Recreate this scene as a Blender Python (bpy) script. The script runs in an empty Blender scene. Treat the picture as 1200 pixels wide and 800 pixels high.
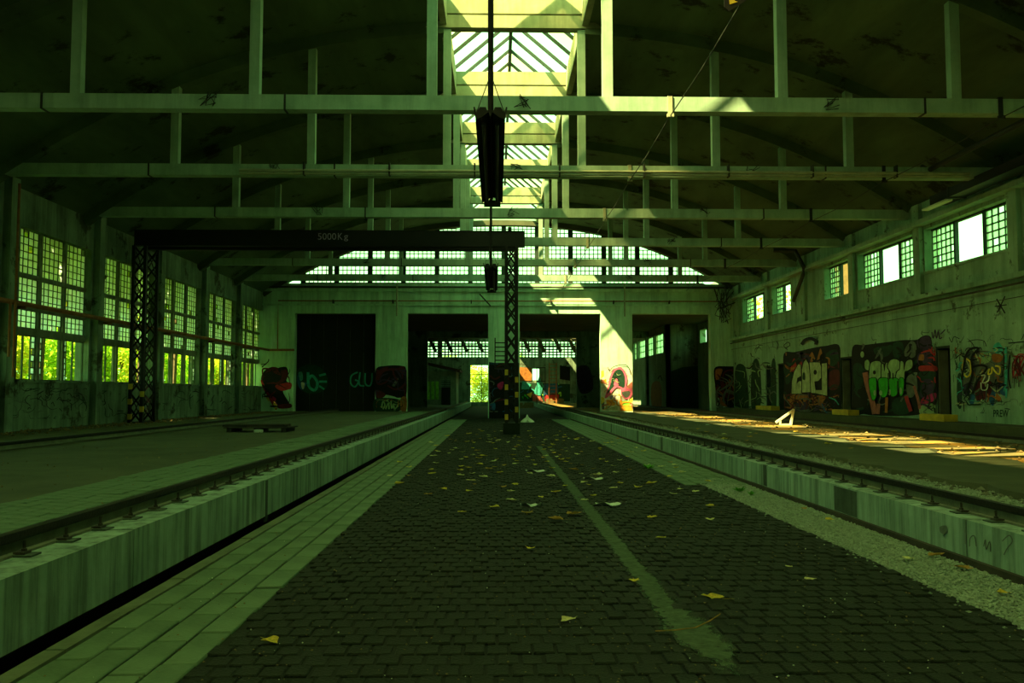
import bpy, bmesh, math, random
import numpy as np
from mathutils import Vector, Matrix
R = random.Random(7)
sc = bpy.context.scene
COL = sc.collection

# ------------------------------------------------------------------ camera
F, VPX, VPY, EYE = 1000.0, 582.0, 460.0, 1.5
PITCH = math.atan((VPY - 400) / F)
YAW = math.atan((600 - VPX) / F * math.cos(PITCH))
cam_d = bpy.data.cameras.new('camera')
cam = bpy.data.objects.new('camera', cam_d); COL.objects.link(cam)
cam_d.sensor_width = 36.0; cam_d.lens = F * 36.0 / 1200.0
cam_d.clip_start = 0.05; cam_d.clip_end = 500
cam.location = (0, 0, EYE)
cam.rotation_euler = (math.pi / 2 + PITCH, 0, -YAW)
sc.camera = cam
# ------------------------------------------------------------------ sky, sun, exposure
SKY_COL, SKY_STR = (0.40, 1.0, 0.36, 1), 3.4
w = bpy.data.worlds.new('sky'); sc.world = w; w.use_nodes = True
bg = w.node_tree.nodes['Background']
bg.inputs[0].default_value = SKY_COL; bg.inputs[1].default_value = SKY_STR
SUN_DIR = Vector((0.745, 0.42, -1.0)).normalized()
sd = bpy.data.lights.new('sun', 'SUN'); sd.energy = 32.0; sd.color = (1.0, 0.82, 0.30); sd.angle = 0.012
so = bpy.data.objects.new('sun', sd); COL.objects.link(so); so.location = (-40, -20, 60)
so.rotation_euler = SUN_DIR.to_track_quat('-Z', 'Y').to_euler()
vs = sc.view_settings
vs.view_transform = 'Standard'; vs.look = 'None'; vs.exposure = 0.0; vs.gamma = 1.0
vs.use_curve_mapping = False
cy = sc.cycles
cy.use_denoising = True
cy.max_bounces = 10; cy.diffuse_bounces = 6; cy.glossy_bounces = 2; cy.transmission_bounces = 6
cy.transparent_max_bounces = 24; cy.caustics_reflective = False; cy.caustics_refractive = False
cy.sample_clamp_indirect = 6.0

# ------------------------------------------------------------------ pixel helpers
_Rm = cam.rotation_euler.to_matrix()
def ray(px, py):
    return _Rm @ Vector(((px - 600) / F, -(py - 400) / F, -1.0))
def on_x(px, py, X):
    d = ray(px, py); t = X / d.x; return Vector((X, d.y * t, EYE + d.z * t))
def on_y(px, py, Y):
    d = ray(px, py); t = Y / d.y; return Vector((d.x * t, Y, EYE + d.z * t))
def on_z(px, py, Z):
    d = ray(px, py); t = (Z - EYE) / d.z; return Vector((d.x * t, d.y * t, Z))

# ------------------------------------------------------------------ materials
MATS = {}
def mat(name, c1, c2=None, scale=2.0, rough=0.85, bump=0.0, streak=0.0, spots=None, metal=0.0, detail=6.0, stretch=(1, 1, 1), bscale=None, sscale=(2.6, 2.6, .22)):
    m = bpy.data.materials.new(name); m.use_nodes = True; MATS[name] = m
    nt = m.node_tree; N = nt.nodes; L = nt.links
    b = N['Principled BSDF']; b.inputs['Roughness'].default_value = rough; b.inputs['Metallic'].default_value = metal
    b.inputs['Specular IOR Level'].default_value = 0.25
    c2 = c2 or tuple(x * 0.7 for x in c1)
    tc = N.new('ShaderNodeTexCoord'); mp = N.new('ShaderNodeMapping'); mp.inputs['Scale'].default_value = stretch
    L.new(tc.outputs['Object'], mp.inputs['Vector'])
    n = N.new('ShaderNodeTexNoise'); n.inputs['Scale'].default_value = scale; n.inputs['Detail'].default_value = detail
    n.inputs['Roughness'].default_value = 0.65
    L.new(mp.outputs[0], n.inputs['Vector'])
    r = N.new('ShaderNodeValToRGB'); r.color_ramp.elements[0].position = 0.32; r.color_ramp.elements[1].position = 0.68
    r.color_ramp.elements[0].color = (*c2, 1); r.color_ramp.elements[1].color = (*c1, 1)
    L.new(n.outputs['Fac'], r.inputs[0]); col = r.outputs[0]
    if streak > 0:      # vertical runs of dirt
        ms = N.new('ShaderNodeMapping'); ms.inputs['Scale'].default_value = sscale
        L.new(tc.outputs['Object'], ms.inputs['Vector'])
        n2 = N.new('ShaderNodeTexNoise'); n2.inputs['Scale'].default_value = 1.0; n2.inputs['Detail'].default_value = 9; n2.inputs['Roughness'].default_value = .68
        L.new(ms.outputs[0], n2.inputs['Vector'])
        r2 = N.new('ShaderNodeValToRGB'); r2.color_ramp.elements[0].position = 0.36; r2.color_ramp.elements[1].position = 0.56
        k = 1 - streak; r2.color_ramp.elements[0].color = (k, k, k, 1); r2.color_ramp.elements[1].color = (1, 1, 1, 1)
        L.new(n2.outputs['Fac'], r2.inputs[0])
        mx = N.new('ShaderNodeMix'); mx.data_type = 'RGBA'; mx.blend_type = 'MULTIPLY'; mx.inputs[0].default_value = 1.0
        L.new(col, mx.inputs[6]); L.new(r2.outputs[0], mx.inputs[7]); col = mx.outputs[2]
    if spots:           # stains or patches: (colour, scale, threshold)
        sc_, ss, th = spots
        n3 = N.new('ShaderNodeTexNoise'); n3.inputs['Scale'].default_value = ss; n3.inputs['Detail'].default_value = 8; n3.inputs['Roughness'].default_value = 0.7
        L.new(tc.outputs['Object'], n3.inputs['Vector'])
        r3 = N.new('ShaderNodeValToRGB'); r3.color_ramp.elements[0].position = th; r3.color_ramp.elements[1].position = th + 0.06
        L.new(n3.outputs['Fac'], r3.inputs[0])
        mx = N.new('ShaderNodeMix'); mx.data_type = 'RGBA'
        L.new(r3.outputs[0], mx.inputs[0]); L.new(col, mx.inputs[6]); mx.inputs[7].default_value = (*sc_, 1); col = mx.outputs[2]
    L.new(col, b.inputs['Base Color'])
    if bump > 0:
        nb = N.new('ShaderNodeTexNoise'); nb.inputs['Scale'].default_value = bscale or scale * 6; nb.inputs['Detail'].default_value = 8
        L.new(mp.outputs[0], nb.inputs['Vector'])
        bu = N.new('ShaderNodeBump'); bu.inputs['Strength'].default_value = bump; bu.inputs['Distance'].default_value = 0.03
        L.new(nb.outputs['Fac'], bu.inputs['Height']); L.new(bu.outputs[0], b.inputs['Normal'])
    return m
def glass(name, tint, trans, mixf, scale=3.0):
    """dirty pane: part see-through, part light-scattering grime"""
    m = bpy.data.materials.new(name); m.use_nodes = True; MATS[name] = m
    nt = m.node_tree; N = nt.nodes; L = nt.links; N.remove(N['Principled BSDF'])
    out = N['Material Output']
    tr = N.new('ShaderNodeBsdfTransparent'); tr.inputs[0].default_value = (*tint, 1)
    tl = N.new('ShaderNodeBsdfTranslucent'); tl.inputs[0].default_value = (*trans, 1)
    df = N.new('ShaderNodeBsdfDiffuse'); df.inputs[0].default_value = tuple(x * 0.25 for x in trans) + (1,)
    mx = N.new('ShaderNodeMixShader'); mx2 = N.new('ShaderNodeMixShader'); mx2.inputs[0].default_value = 0.2
    tc = N.new('ShaderNodeTexCoord'); n = N.new('ShaderNodeTexNoise'); n.inputs['Scale'].default_value = scale; n.inputs['Detail'].default_value = 4
    L.new(tc.outputs['Object'], n.inputs['Vector'])
    mr = N.new('ShaderNodeMapRange'); mr.inputs[1].default_value = 0.3; mr.inputs[2].default_value = 0.7
    mr.inputs[3].default_value = max(0, mixf - 0.22); mr.inputs[4].default_value = min(1, mixf + 0.22)
    L.new(n.outputs['Fac'], mr.inputs[0]); L.new(mr.outputs[0], mx.inputs[0])
    L.new(tl.outputs[0], mx2.inputs[1]); L.new(df.outputs[0], mx2.inputs[2])
    L.new(tr.outputs[0], mx.inputs[1]); L.new(mx2.outputs[0], mx.inputs[2]); L.new(mx.outputs[0], out.inputs[0])
    return m
def strip_material(name, c1, c2, xc):
    m = bpy.data.materials.new(name); m.use_nodes = True; MATS[name] = m
    nt = m.node_tree; N = nt.nodes; L = nt.links; b = N['Principled BSDF']; b.inputs['Roughness'].default_value = .95; b.inputs['Specular IOR Level'].default_value = .1
    tc = N.new('ShaderNodeTexCoord'); sp = N.new('ShaderNodeSeparateXYZ'); L.new(tc.outputs['Object'], sp.inputs[0])
    def noise(sc_, d=8):
        n = N.new('ShaderNodeTexNoise'); n.inputs['Scale'].default_value = sc_; n.inputs['Detail'].default_value = d; n.inputs['Roughness'].default_value = .7; L.new(tc.outputs['Object'], n.inputs['Vector']); return n.outputs['Fac']
    def ma(op, a, b_, c=None):
        n = N.new('ShaderNodeMath'); n.operation = op
        for k, v in enumerate((a, b_, c)):
            if v is None: continue
            if isinstance(v, (int, float)): n.inputs[k].default_value = v
            else: L.new(v, n.inputs[k])
        return n.outputs[0]
    near = ma('MAXIMUM', ma('MULTIPLY', ma('SUBTRACT', 6.2, sp.outputs[1]), .09), 0.0)         # the strip widens toward its end
    d = ma('DIVIDE', ma('ABSOLUTE', ma('SUBTRACT', ma('SUBTRACT', sp.outputs[0], ma('MULTIPLY', near, .6)), xc), 0), ma('ADD', near, .10))
    end = ma('MAXIMUM', ma('MULTIPLY', ma('SUBTRACT', 5.25, sp.outputs[1]), 1.6), 0.0)
    v = ma('ADD', ma('ADD', d, end), ma('MULTIPLY', ma('SUBTRACT', noise(9), .5), 2.2))
    a = N.new('ShaderNodeMapRange'); a.inputs[1].default_value = .75; a.inputs[2].default_value = 1.05; a.inputs[3].default_value = .85; a.inputs[4].default_value = 0
    L.new(v, a.inputs[0]); L.new(a.outputs[0], b.inputs['Alpha'])
    r = N.new('ShaderNodeValToRGB'); r.color_ramp.elements[0].position = .35; r.color_ramp.elements[1].position = .65; r.color_ramp.elements[0].color = (*c2, 1); r.color_ramp.elements[1].color = (*c1, 1)
    L.new(noise(14), r.inputs[0]); L.new(r.outputs[0], b.inputs['Base Color'])
strip_material('strip_smear', (.085, .13, .075), (.035, .055, .03), 1.19)
def leafmat(name, c, t, scale=6.0):
    m = bpy.data.materials.new(name); m.use_nodes = True; MATS[name] = m
    nt = m.node_tree; N = nt.nodes; L = nt.links; N.remove(N['Principled BSDF'])
    tc = N.new('ShaderNodeTexCoord'); n = N.new('ShaderNodeTexNoise'); n.inputs['Scale'].default_value = scale
    L.new(tc.outputs['Object'], n.inputs['Vector'])
    def ramp(a):
        r = N.new('ShaderNodeValToRGB'); r.color_ramp.elements[0].position = .35; r.color_ramp.elements[1].position = .65
        r.color_ramp.elements[0].color = (a[0] * .55, a[1] * .65, a[2] * .6, 1); r.color_ramp.elements[1].color = (*a, 1)
        L.new(n.outputs['Fac'], r.inputs[0]); return r.outputs[0]
    d = N.new('ShaderNodeBsdfDiffuse'); tl = N.new('ShaderNodeBsdfTranslucent'); mx = N.new('ShaderNodeMixShader'); mx.inputs[0].default_value = .5
    L.new(ramp(c), d.inputs[0]); L.new(ramp(t), tl.inputs[0])
    L.new(d.outputs[0], mx.inputs[1]); L.new(tl.outputs[0], mx.inputs[2]); L.new(mx.outputs[0], N['Material Output'].inputs[0])
    return m

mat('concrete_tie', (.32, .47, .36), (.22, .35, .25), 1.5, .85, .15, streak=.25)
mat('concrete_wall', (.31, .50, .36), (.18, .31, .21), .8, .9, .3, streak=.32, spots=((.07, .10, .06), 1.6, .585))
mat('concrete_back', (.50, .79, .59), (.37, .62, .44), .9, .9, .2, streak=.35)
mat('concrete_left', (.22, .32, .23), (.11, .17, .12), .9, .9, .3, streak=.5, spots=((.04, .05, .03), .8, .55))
mat('concrete_kerb', (.27, .40, .31), (.17, .27, .20), 1.3, .9, .25, streak=.6, sscale=(6.5, 6.5, .45))
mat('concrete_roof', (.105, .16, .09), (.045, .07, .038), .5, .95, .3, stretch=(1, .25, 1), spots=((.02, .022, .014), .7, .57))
mat('rib_dark', (.10, .11, .07), (.06, .07, .045), 1, .95)
mat('concrete_lantern', (.38, .39, .25), (.24, .27, .16), 1.2, .85, .15, streak=.3)
mat('brick_dark', (.015, .022, .012), (.007, .011, .006), 5.0, .9, .6, bscale=40)
mat('joint_dark', (.010, .014, .008), (.006, .009, .005), 6.0, .95)
mat('paver_light', (.12, .19, .105), (.06, .105, .055), 1.6, .85, .3, bscale=30)
mat('paver_joint', (.045, .07, .04), None, 4, .95)
mat('edging', (.12, .15, .085), (.07, .09, .05), 3, .9, .2)
mat('gravel', (.30, .38, .28), (.14, .19, .13), 14, .9, .6, bscale=60)
mat('strip_concrete', (.10, .15, .09), (.05, .08, .045), 5, .9, .3, spots=((.045, .055, .03), 6, .52))
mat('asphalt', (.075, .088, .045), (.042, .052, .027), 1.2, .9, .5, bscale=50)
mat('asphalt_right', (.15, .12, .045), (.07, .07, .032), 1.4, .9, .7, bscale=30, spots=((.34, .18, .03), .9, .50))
mat('rubble', (.24, .16, .06), (.08, .08, .04), 7, .9, .3)
mat('rail_rust', (.018, .016, .012), (.008, .008, .006), 4, .6, .2, metal=.3)
mat('rail_web', (.15, .17, .11), (.08, .09, .06), 5, .7, .2)  # lighter tone imitates light falling on the rail web
mat('clip', (.05, .05, .034), (.025, .025, .017), 5, .7)
mat('steel_black', (.010, .010, .009), (.005, .005, .005), 3, .6)
mat('steel_dark', (.022, .026, .02), (.012, .014, .01), 3, .6)
mat('rust_pipe', (.30, .12, .035), (.14, .06, .02), 3, .7, .2)
mat('pipe_light', (.34, .36, .24), (.22, .25, .16), 3, .6)
mat('pipe_dark', (.05, .06, .04), (.03, .035, .02), 3, .7)
mat('frame_steel', (.10, .15, .11), (.06, .09, .065), 3, .8)
mat('frame_dark', (.035, .06, .045), (.02, .04, .03), 3, .8)
mat('mullion', (.22, .26, .18), (.13, .16, .10), 2, .9, .2, streak=.3)
mat('paint_yellow', (.62, .44, .03), (.35, .26, .03), 4, .7)
mat('paint_white', (.66, .70, .56), (.5, .55, .42), 4, .7)
mat('plastic_white', (.60, .68, .55), (.45, .52, .4), 6, .5)
mat('wood_dark', (.045, .04, .026), (.022, .02, .014), 3, .85, .2)
mat('door_dark', (.012, .013, .010), (.007, .008, .006), 2, .8)
mat('door_leaf', (.16, .18, .12), (.09, .10, .07), 2, .8)
mat('bark', (.14, .11, .07), (.07, .055, .035), 6, .9, .4)
mat('ground_out', (.12, .17, .05), (.06, .09, .03), 1, .95)
mat('shed_wall', (.24, .30, .2), (.14, .18, .12), 2, .9, streak=.3)
mat('shed_roof', (.06, .025, .02), (.03, .014, .012), 3, .9)
mat('brick_outside', (.24, .14, .06), (.15, .09, .04), 3, .9)
mat('kerb_patch', (.075, .11, .08), (.04, .06, .045), 4, .9, streak=.5)
glass('glass_left', (.35, .46, .52), (.68, .84, 1.0), .90)
glass('glass_sunny', (.85, .82, .65), (.8, .78, .6), .82, 1.2)
glass('glass_right', (.60, .80, .55), (.70, .85, .60), .55)
glass('glass_back', (.99, .97, .92), (.9, .9, .7), .16)
glass('glass_lantern', (.95, .90, .72), (.85, .8, .6), .55, 1.2)
leafmat('foliage', (.25, .45, .04), (.70, .98, .08), 1.3)
leafmat('foliage_yellow', (.45, .50, .05), (.95, .95, .10), 1.3)
leafmat('leaf_yellow', (.95, .70, .10), (.6, .4, .05), 9)
leafmat('leaf_pale', (.95, .85, .40), (.5, .45, .2), 9)
leafmat('leaf_brown', (.60, .34, .09), (.25, .15, .03), 9)
leafmat('weed', (.10, .35, .05), (.15, .4, .04), 9)
PAINT = dict(black=(.004, .005, .004), darkgreen=(.008, .045, .022), teal=(.05, .42, .38), blue=(.02, .12, .28), cyan=(.10, .42, .36), pale=(.42, .50, .28), paleg=(.30, .46, .22),
             green=(.03, .42, .015), lime=(.26, .62, .05), red=(.42, .025, .03), darkred=(.10, .010, .014), pink=(.75, .13, .26), magenta=(.45, .02, .14), orange=(.80, .33, .03), yellow=(.80, .62, .06),
             white=(.75, .75, .6), purple=(.05, .03, .08), flame=(.38, .14, .03), grey=(.12, .15, .12), salmon=(.40, .13, .10), lilac=(.38, .30, .48))
for k, c in PAINT.items():
    mat('paint_' + k if 'paint_' + k not in MATS else 'spray_' + k, tuple(min(1, x * 1.1) for x in c), tuple(x * .5 for x in c), 3.5, .8, detail=9)
def pm(k): return MATS.get('spray_' + k) or MATS['paint_' + k]

# ------------------------------------------------------------------ building helpers
def tag(o, label=None, cat=None, group=None, kind=None):
    if label: o['label'] = label
    if cat: o['category'] = cat
    if group: o['group'] = group
    if kind: o['kind'] = kind
    return o
def empty(name, loc=(0, 0, 0), label=None, cat=None, group=None, kind=None):
    o = bpy.data.objects.new(name, None); COL.objects.link(o); o.location = loc; o.empty_display_size = .2
    return tag(o, label, cat, group, kind)
def set_parent(o, p):
    o.parent = p
    T = Vector((0, 0, 0)); q = p
    while q: T = T + q.location + q.matrix_parent_inverse.translation; q = q.parent
    o.matrix_parent_inverse = Matrix.Translation(-T)
def link_mesh(name, me, m, parent=None, loc=None):
    o = bpy.data.objects.new(name, me); COL.objects.link(o)
    if m is not None and not me.materials: me.materials.append(MATS[m] if isinstance(m, str) else m)
    if loc is not None: o.location = loc
    if parent is not None: set_parent(o, parent)
    return o
class MB:
    def __init__(s): s.v = []; s.f = []
    def add(s, vs_, fs):
        k = len(s.v); s.v += [tuple(v) for v in vs_]; s.f += [tuple(i + k for i in f) for f in fs]; return s
    def box(s, x0, x1, y0, y1, z0, z1):
        return s.add([(x0, y0, z0), (x1, y0, z0), (x1, y1, z0), (x0, y1, z0), (x0, y0, z1), (x1, y0, z1), (x1, y1, z1), (x0, y1, z1)],
                     [(0, 3, 2, 1), (4, 5, 6, 7), (0, 1, 5, 4), (1, 2, 6, 5), (2, 3, 7, 6), (3, 0, 4, 7)])
    def bar(s, a, b, wd, ht=None, up=(0, 0, 1)):
        a = Vector(a); b = Vector(b); ht = ht or wd; d = (b - a).normalized(); u = Vector(up)
        if abs(d.dot(u)) > .98: u = Vector((0, 1, 0))
        sx = d.cross(u).normalized() * wd / 2; sy = sx.cross(d).normalized() * ht / 2
        P = [a - sx - sy, a + sx - sy, a + sx + sy, a - sx + sy, b - sx - sy, b + sx - sy, b + sx + sy, b - sx + sy]
        return s.add(P, [(0, 3, 2, 1), (4, 5, 6, 7), (0, 1, 5, 4), (1, 2, 6, 5), (2, 3, 7, 6), (3, 0, 4, 7)])
    def tube(s, pts, r, n=8, caps=True):
        pts = [Vector(p) for p in pts]; k0 = len(s.v); prev = None
        for i, p in enumerate(pts):
            d = ((pts[i + 1] if i < len(pts) - 1 else p) - (pts[i - 1] if i else p)).normalized()
            u = Vector((0, 0, 1)) if abs(d.z) < .95 else Vector((0, 1, 0))
            a = d.cross(u).normalized(); b = a.cross(d)
            s.v += [tuple(p + (a * math.cos(2 * math.pi * j / n) + b * math.sin(2 * math.pi * j / n)) * r) for j in range(n)]
        for i in range(len(pts) - 1):
            for j in range(n):
                q = k0 + i * n; s.f.append((q + j, q + (j + 1) % n, q + n + (j + 1) % n, q + n + j))
        if caps:
            s.f.append(tuple(k0 + j for j in range(n))[::-1]); q = k0 + (len(pts) - 1) * n; s.f.append(tuple(q + j for j in range(n)))
        return s
    def mesh(s, name, org=(0, 0, 0)):
        me = bpy.data.meshes.new(name)
        if any(org): s.v = [(a - org[0], b - org[1], c - org[2]) for a, b, c in s.v]
        me.from_pydata(s.v, [], s.f); me.update(); return me
    def build(s, name, m, parent=None, origin=None, kind=None, label=None, smooth=False):
        me = s.mesh(name, origin or (0, 0, 0)); o = link_mesh(name, me, m, parent, origin)
        if smooth: me.polygons.foreach_set('use_smooth', [True] * len(me.polygons))
        if kind: o['kind'] = kind
        if label: o['label'] = label
        return o
def wall_cells(mb, axis, c0, c1, a0, a1, z0, z1, holes):
    """a wall slab between c0..c1 on its thin axis, with rectangular holes (a0,a1,z0,z1)"""
    A = sorted({a0, a1, *[h[0] for h in holes], *[h[1] for h in holes]}); A = [a for a in A if a0 <= a <= a1]
    Z = sorted({z0, z1, *[h[2] for h in holes], *[h[3] for h in holes]}); Z = [z for z in Z if z0 <= z <= z1]
    for i in range(len(A) - 1):
        run = None
        for j in range(len(Z) - 1):
            am, zm = (A[i] + A[i + 1]) / 2, (Z[j] + Z[j + 1]) / 2
            hole = any(h[0] < am < h[1] and h[2] < zm < h[3] for h in holes)
            if not hole: run = (run[0], Z[j + 1]) if run else (Z[j], Z[j + 1])
            if run and (hole or j == len(Z) - 2):
                if axis == 'x': mb.box(c0, c1, A[i], A[i + 1], *run)
                else: mb.box(A[i], A[i + 1], c0, c1, *run)
                run = None
    return mb

# ------------------------------------------------------------------ dimensions
XL, XR, YB, YF = -13.75, 14.0, 50.2, -12.0          # inner faces of the hall
CX = 0.48                                            # middle of the vault
ZPL, ZPR = 0.42, 0.375                               # platform levels
BAY = 5.43
TY = [17.6 + BAY * n for n in range(6)]             # roof trusses in view
TY_ALL = [12.15] + TY
PIL_YL = [24.18 + 5.35 * n for n in range(-6, 6)]         # pilasters of the left wall
PIL_YR = [22.5 + 5.25 * n for n in range(-6, 6)]           # and of the right wall
def roof_z(x): return 11.72 - 4.1 * (abs(x - CX) / 13.9) ** 2.3
LAN = 1.95                                           # half width of the skylight slot
KL0, KR0 = -2.87, 4.17                               # kerb faces

# ================================================================== FLOOR OF THE CENTRE BAY
fl = MB().box(-2.62, KR0 + .05, YF, 100, -.4, -.014).build('floor', 'joint_dark'); tag(fl, kind='structure', label='sunken floor of dark worn paving blocks between the two platforms')
MB().box(KL0 - .16, -2.62, YF, 100, -.6, -.34).build('gutter', 'joint_dark', fl)
BW, BD = .135, .19
def brick_mesh(i, wx, wy, top=0.0, h=.04, seed=0):
    r = random.Random(100 + i + seed); b = .006
    x, y = wx / 2 - .006 - r.random() * .004, wy / 2 - .007 - r.random() * .004
    V = [(-x, -y, -h), (x, -y, -h), (x, y, -h), (-x, y, -h), (-x, -y, -b), (x, -y, -b), (x, y, -b), (-x, y, -b)]
    V += [(-x + b, -y + b, r.uniform(-.003, .003)), (x - b, -y + b, r.uniform(-.003, .003)), (x - b, y - b, r.uniform(-.003, .003)), (-x + b, y - b, r.uniform(-.003, .003))]
    Fc = [(0, 1, 5, 4), (1, 2, 6, 5), (2, 3, 7, 6), (3, 0, 4, 7), (4, 5, 9, 8), (5, 6, 10, 9), (6, 7, 11, 10), (7, 4, 8, 11), (8, 9, 10, 11)]
    return V, Fc
def lay_bricks(parent, name, m, spots, wx, wy, nparts=300, stuff_name=None, seed=0):
    """spots = (x, y, z) sorted nearest first: the first ones become parts, the rest one joined part"""
    prot = [brick_mesh(i, wx, wy, seed=seed) for i in range(6)]
    mes = []
    for i, (V, Fc) in enumerate(prot):
        me = bpy.data.meshes.new(name); me.from_pydata(V, [], Fc); me.update(); me.materials.append(MATS[m]); mes.append(me)
    for i, p in enumerate(spots[:nparts]):
        link_mesh(name, mes[R.randrange(6)], None, parent, p)
    rest = spots[nparts:]
    if rest:
        vs_, fs, k = [], [], 0
        for p in rest:
            V, Fc = prot[R.randrange(6)]
            vs_ += [(a + p[0], b + p[1], c + p[2]) for a, b, c in V]; fs += [tuple(i + k for i in f) for f in Fc]; k += len(V)
        me = bpy.data.meshes.new(stuff_name or name); me.from_pydata(vs_, [], fs); me.update()
        o = link_mesh(stuff_name or name, me, m, parent); o['kind'] = 'stuff'
STRIP = (1.12, 1.30)
spots = []
y = 3.6; row = 0
while y < 48.5:
    x = -1.62 + (BW / 2 if row % 2 else 0) + R.uniform(-.01, .01)
    xe = 3.42 if y < 14 else 3.05
    while x + BW / 2 < xe:
        spots.append((x, y, R.gauss(-.002, .004)))
        x += BW
    y += BD; row += 1
vis = lambda p: abs((p[0]) / max(p[1], .1) - .0) < .62 and p[1] > 4.35
spots.sort(key=lambda p: (not vis(p), p[1]))
lay_bricks(fl, 'paving_block', 'brick_dark', spots, BW, BD, 300, 'paving_block_field')
# light paver rows along the left edge and, far back, along the right edge
spots = []
PW, PL = .2125, .62
for c in range(4):
    y = 3.4 + c * .17
    while y < 48: spots.append((-2.5 + PW * (c + .5), y, R.gauss(0.004, .003))); y += PL
for c in range(5):
    y = 14.3 + (c % 2) * .2
    while y < 48: spots.append((3.08 + .215 * (c + .5), y, R.gauss(0.002, .003))); y += PL
spots.sort(key=lambda p: (p[1] < 4.3 or (p[0] < 0 and p[1] < 4.4), p[1]))
MB().box(-2.5, -1.65, YF, 100, -.2, -.02).build('paver_bed', 'paver_joint', fl)
lay_bricks(fl, 'light_paver', 'paver_light', spots, PW, PL, 300, 'light_paver_field', 50)
for i in range(48):
    y0 = 3.2 + i * .95
    MB().box(-2.62, -2.505, y0 + .008, y0 + .942, -.2, .012 + R.uniform(-.004, .004)).build('edging_stone', 'edging', fl)
# worn concrete strip smeared over the blocks, ragged edges and a spread-out near end
MB().add([(.80, 4.55, .0075), (1.75, 4.55, .0075), (1.75, 24, .0075), (.80, 24, .0075)], [(0, 1, 2, 3)]).build('concrete_strip', 'strip_smear', fl)
# gravel strip beside the right kerb
MB().box(3.4, KR0, YF, 14.2, -.3, -.012).build('gravel_bed', 'gravel', fl)
def pebbles(name, m, parent, n, fx, fy, z, r0, r1, seed=1, flat=.6):
    rg = np.random.default_rng(seed)
    X = fx(rg, n); Y = fy(rg, n); Zs = z(X, Y) if callable(z) else np.full(n, z)
    S = rg.uniform(r0, r1, n)
    base = np.array([(1, 0, 0), (-.5, .87, 0), (-.5, -.87, 0), (.1, 0, 1), (0, .1, -1)], float)
    fac = np.array([(0, 1, 3), (1, 2, 3), (2, 0, 3), (1, 0, 4), (2, 1, 4), (0, 2, 4)])
    a = rg.uniform(0, 6.28, n); ca, sa = np.cos(a), np.sin(a)
    jit = base[None] * (1 + rg.uniform(-.35, .35, (n, 5, 3)))
    vx = jit[:, :, 0] * ca[:, None] - jit[:, :, 1] * sa[:, None]; vy = jit[:, :, 0] * sa[:, None] + jit[:, :, 1] * ca[:, None]
    v = np.stack([vx * S[:, None] + X[:, None], vy * S[:, None] + Y[:, None], jit[:, :, 2] * S[:, None] * flat + Zs[:, None]], -1).reshape(-1, 3)
    f = (fac[None] + (np.arange(n) * 5)[:, None, None]).reshape(-1, 3)
    me = bpy.data.meshes.new(name); me.from_pydata(v.tolist(), [], f.tolist()); me.update()
    o = link_mesh(name, me, m, parent); o['kind'] = 'stuff'; return o
pebbles('gravel', 'gravel', fl, 9000, lambda g, n: g.uniform(3.36, 4.12, n) - (g.random(n) < .05) * g.uniform(0, .2, n), lambda g, n: 4.6 + 10.4 * g.random(n) ** 1.3, -.004, .008, .022, 3)
# tiny glass shards and crumbs over the paving
pebbles('glass_crumbs', 'paint_white', fl, 170, lambda g, n: g.uniform(-2.4, 3.3, n), lambda g, n: 4.4 + 16 * g.random(n) ** 1.6, .006, .003, .008, 5)
pebbles('dirt_crumbs', 'rubble', fl, 1500, lambda g, n: g.uniform(-2.4, 3.3, n), lambda g, n: 4.4 + 22 * g.random(n) ** 1.4, .004, .004, .011, 6)

# ================================================================== PLATFORMS, KERBS, RAILS
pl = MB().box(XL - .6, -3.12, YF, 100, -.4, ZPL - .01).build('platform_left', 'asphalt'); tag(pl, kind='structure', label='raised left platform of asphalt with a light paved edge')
spots = []
for c in range(7):
    y = 5.0 + (c % 2) * .1
    while y < 49: spots.append((-3.38 - .2 * (c + .5), y, ZPL + R.gauss(.012, .003))); y += .2
spots.sort(key=lambda p: (abs(p[0] / p[1]) > .62, p[1]))
lay_bricks(pl, 'edge_paver', 'paver_light', spots, .2, .2, 300, 'edge_paver_field', 80)
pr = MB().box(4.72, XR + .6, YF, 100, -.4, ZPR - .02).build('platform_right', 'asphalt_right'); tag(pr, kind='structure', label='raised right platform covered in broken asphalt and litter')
for side, (k0, k1, zt) in (('left', (-3.14, KL0, ZPL)), ('right', (KR0, 4.74, ZPR))):
    ke = empty('kerb_' + side, ((k0 + k1) / 2, 0, 0), kind='structure', label='streaked concrete kerb wall along the %s platform' % side)
    y = -11.9 + (1.3 if side == 'right' else .6)
    while y < 99:
        L_ = 4.55
        MB().box(k0, k1, y, y + L_ - .02, -.03 if side == 'left' else -.35, zt + R.uniform(-.006, .006)).build('kerb_segment', 'concrete_kerb', ke); y += L_
    MB().box(k0 + .03, k1 - (.14 if side == 'left' else .03), YF, 99, -.5, zt - .03).build('kerb_core', 'joint_dark', ke)
    if side == 'right':
        MB().box(KR0 - .05, KR0, YF, 48, -.2, .05).build('timber_footing', 'wood_dark', ke)
        MB().box(KR0 - .006, KR0 + .02, 9.9, 10.55, .06, ZPR - .02).build('dark_patch', 'kerb_patch', ke)
        for s0 in (13.2, 21.5, 25.2, 31):
            MB().box(KR0 - .006, KR0 + .02, s0, s0 + .16, .06, ZPR + .004).build('dark_patch', 'kerb_patch', ke)
    else:
        MB().box(KL0 - .02, KL0 + .006, 10.75, 10.84, -.1, ZPL - .01).build('dark_patch', 'kerb_patch', ke)
    globals()['kerb_' + side] = ke
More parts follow.
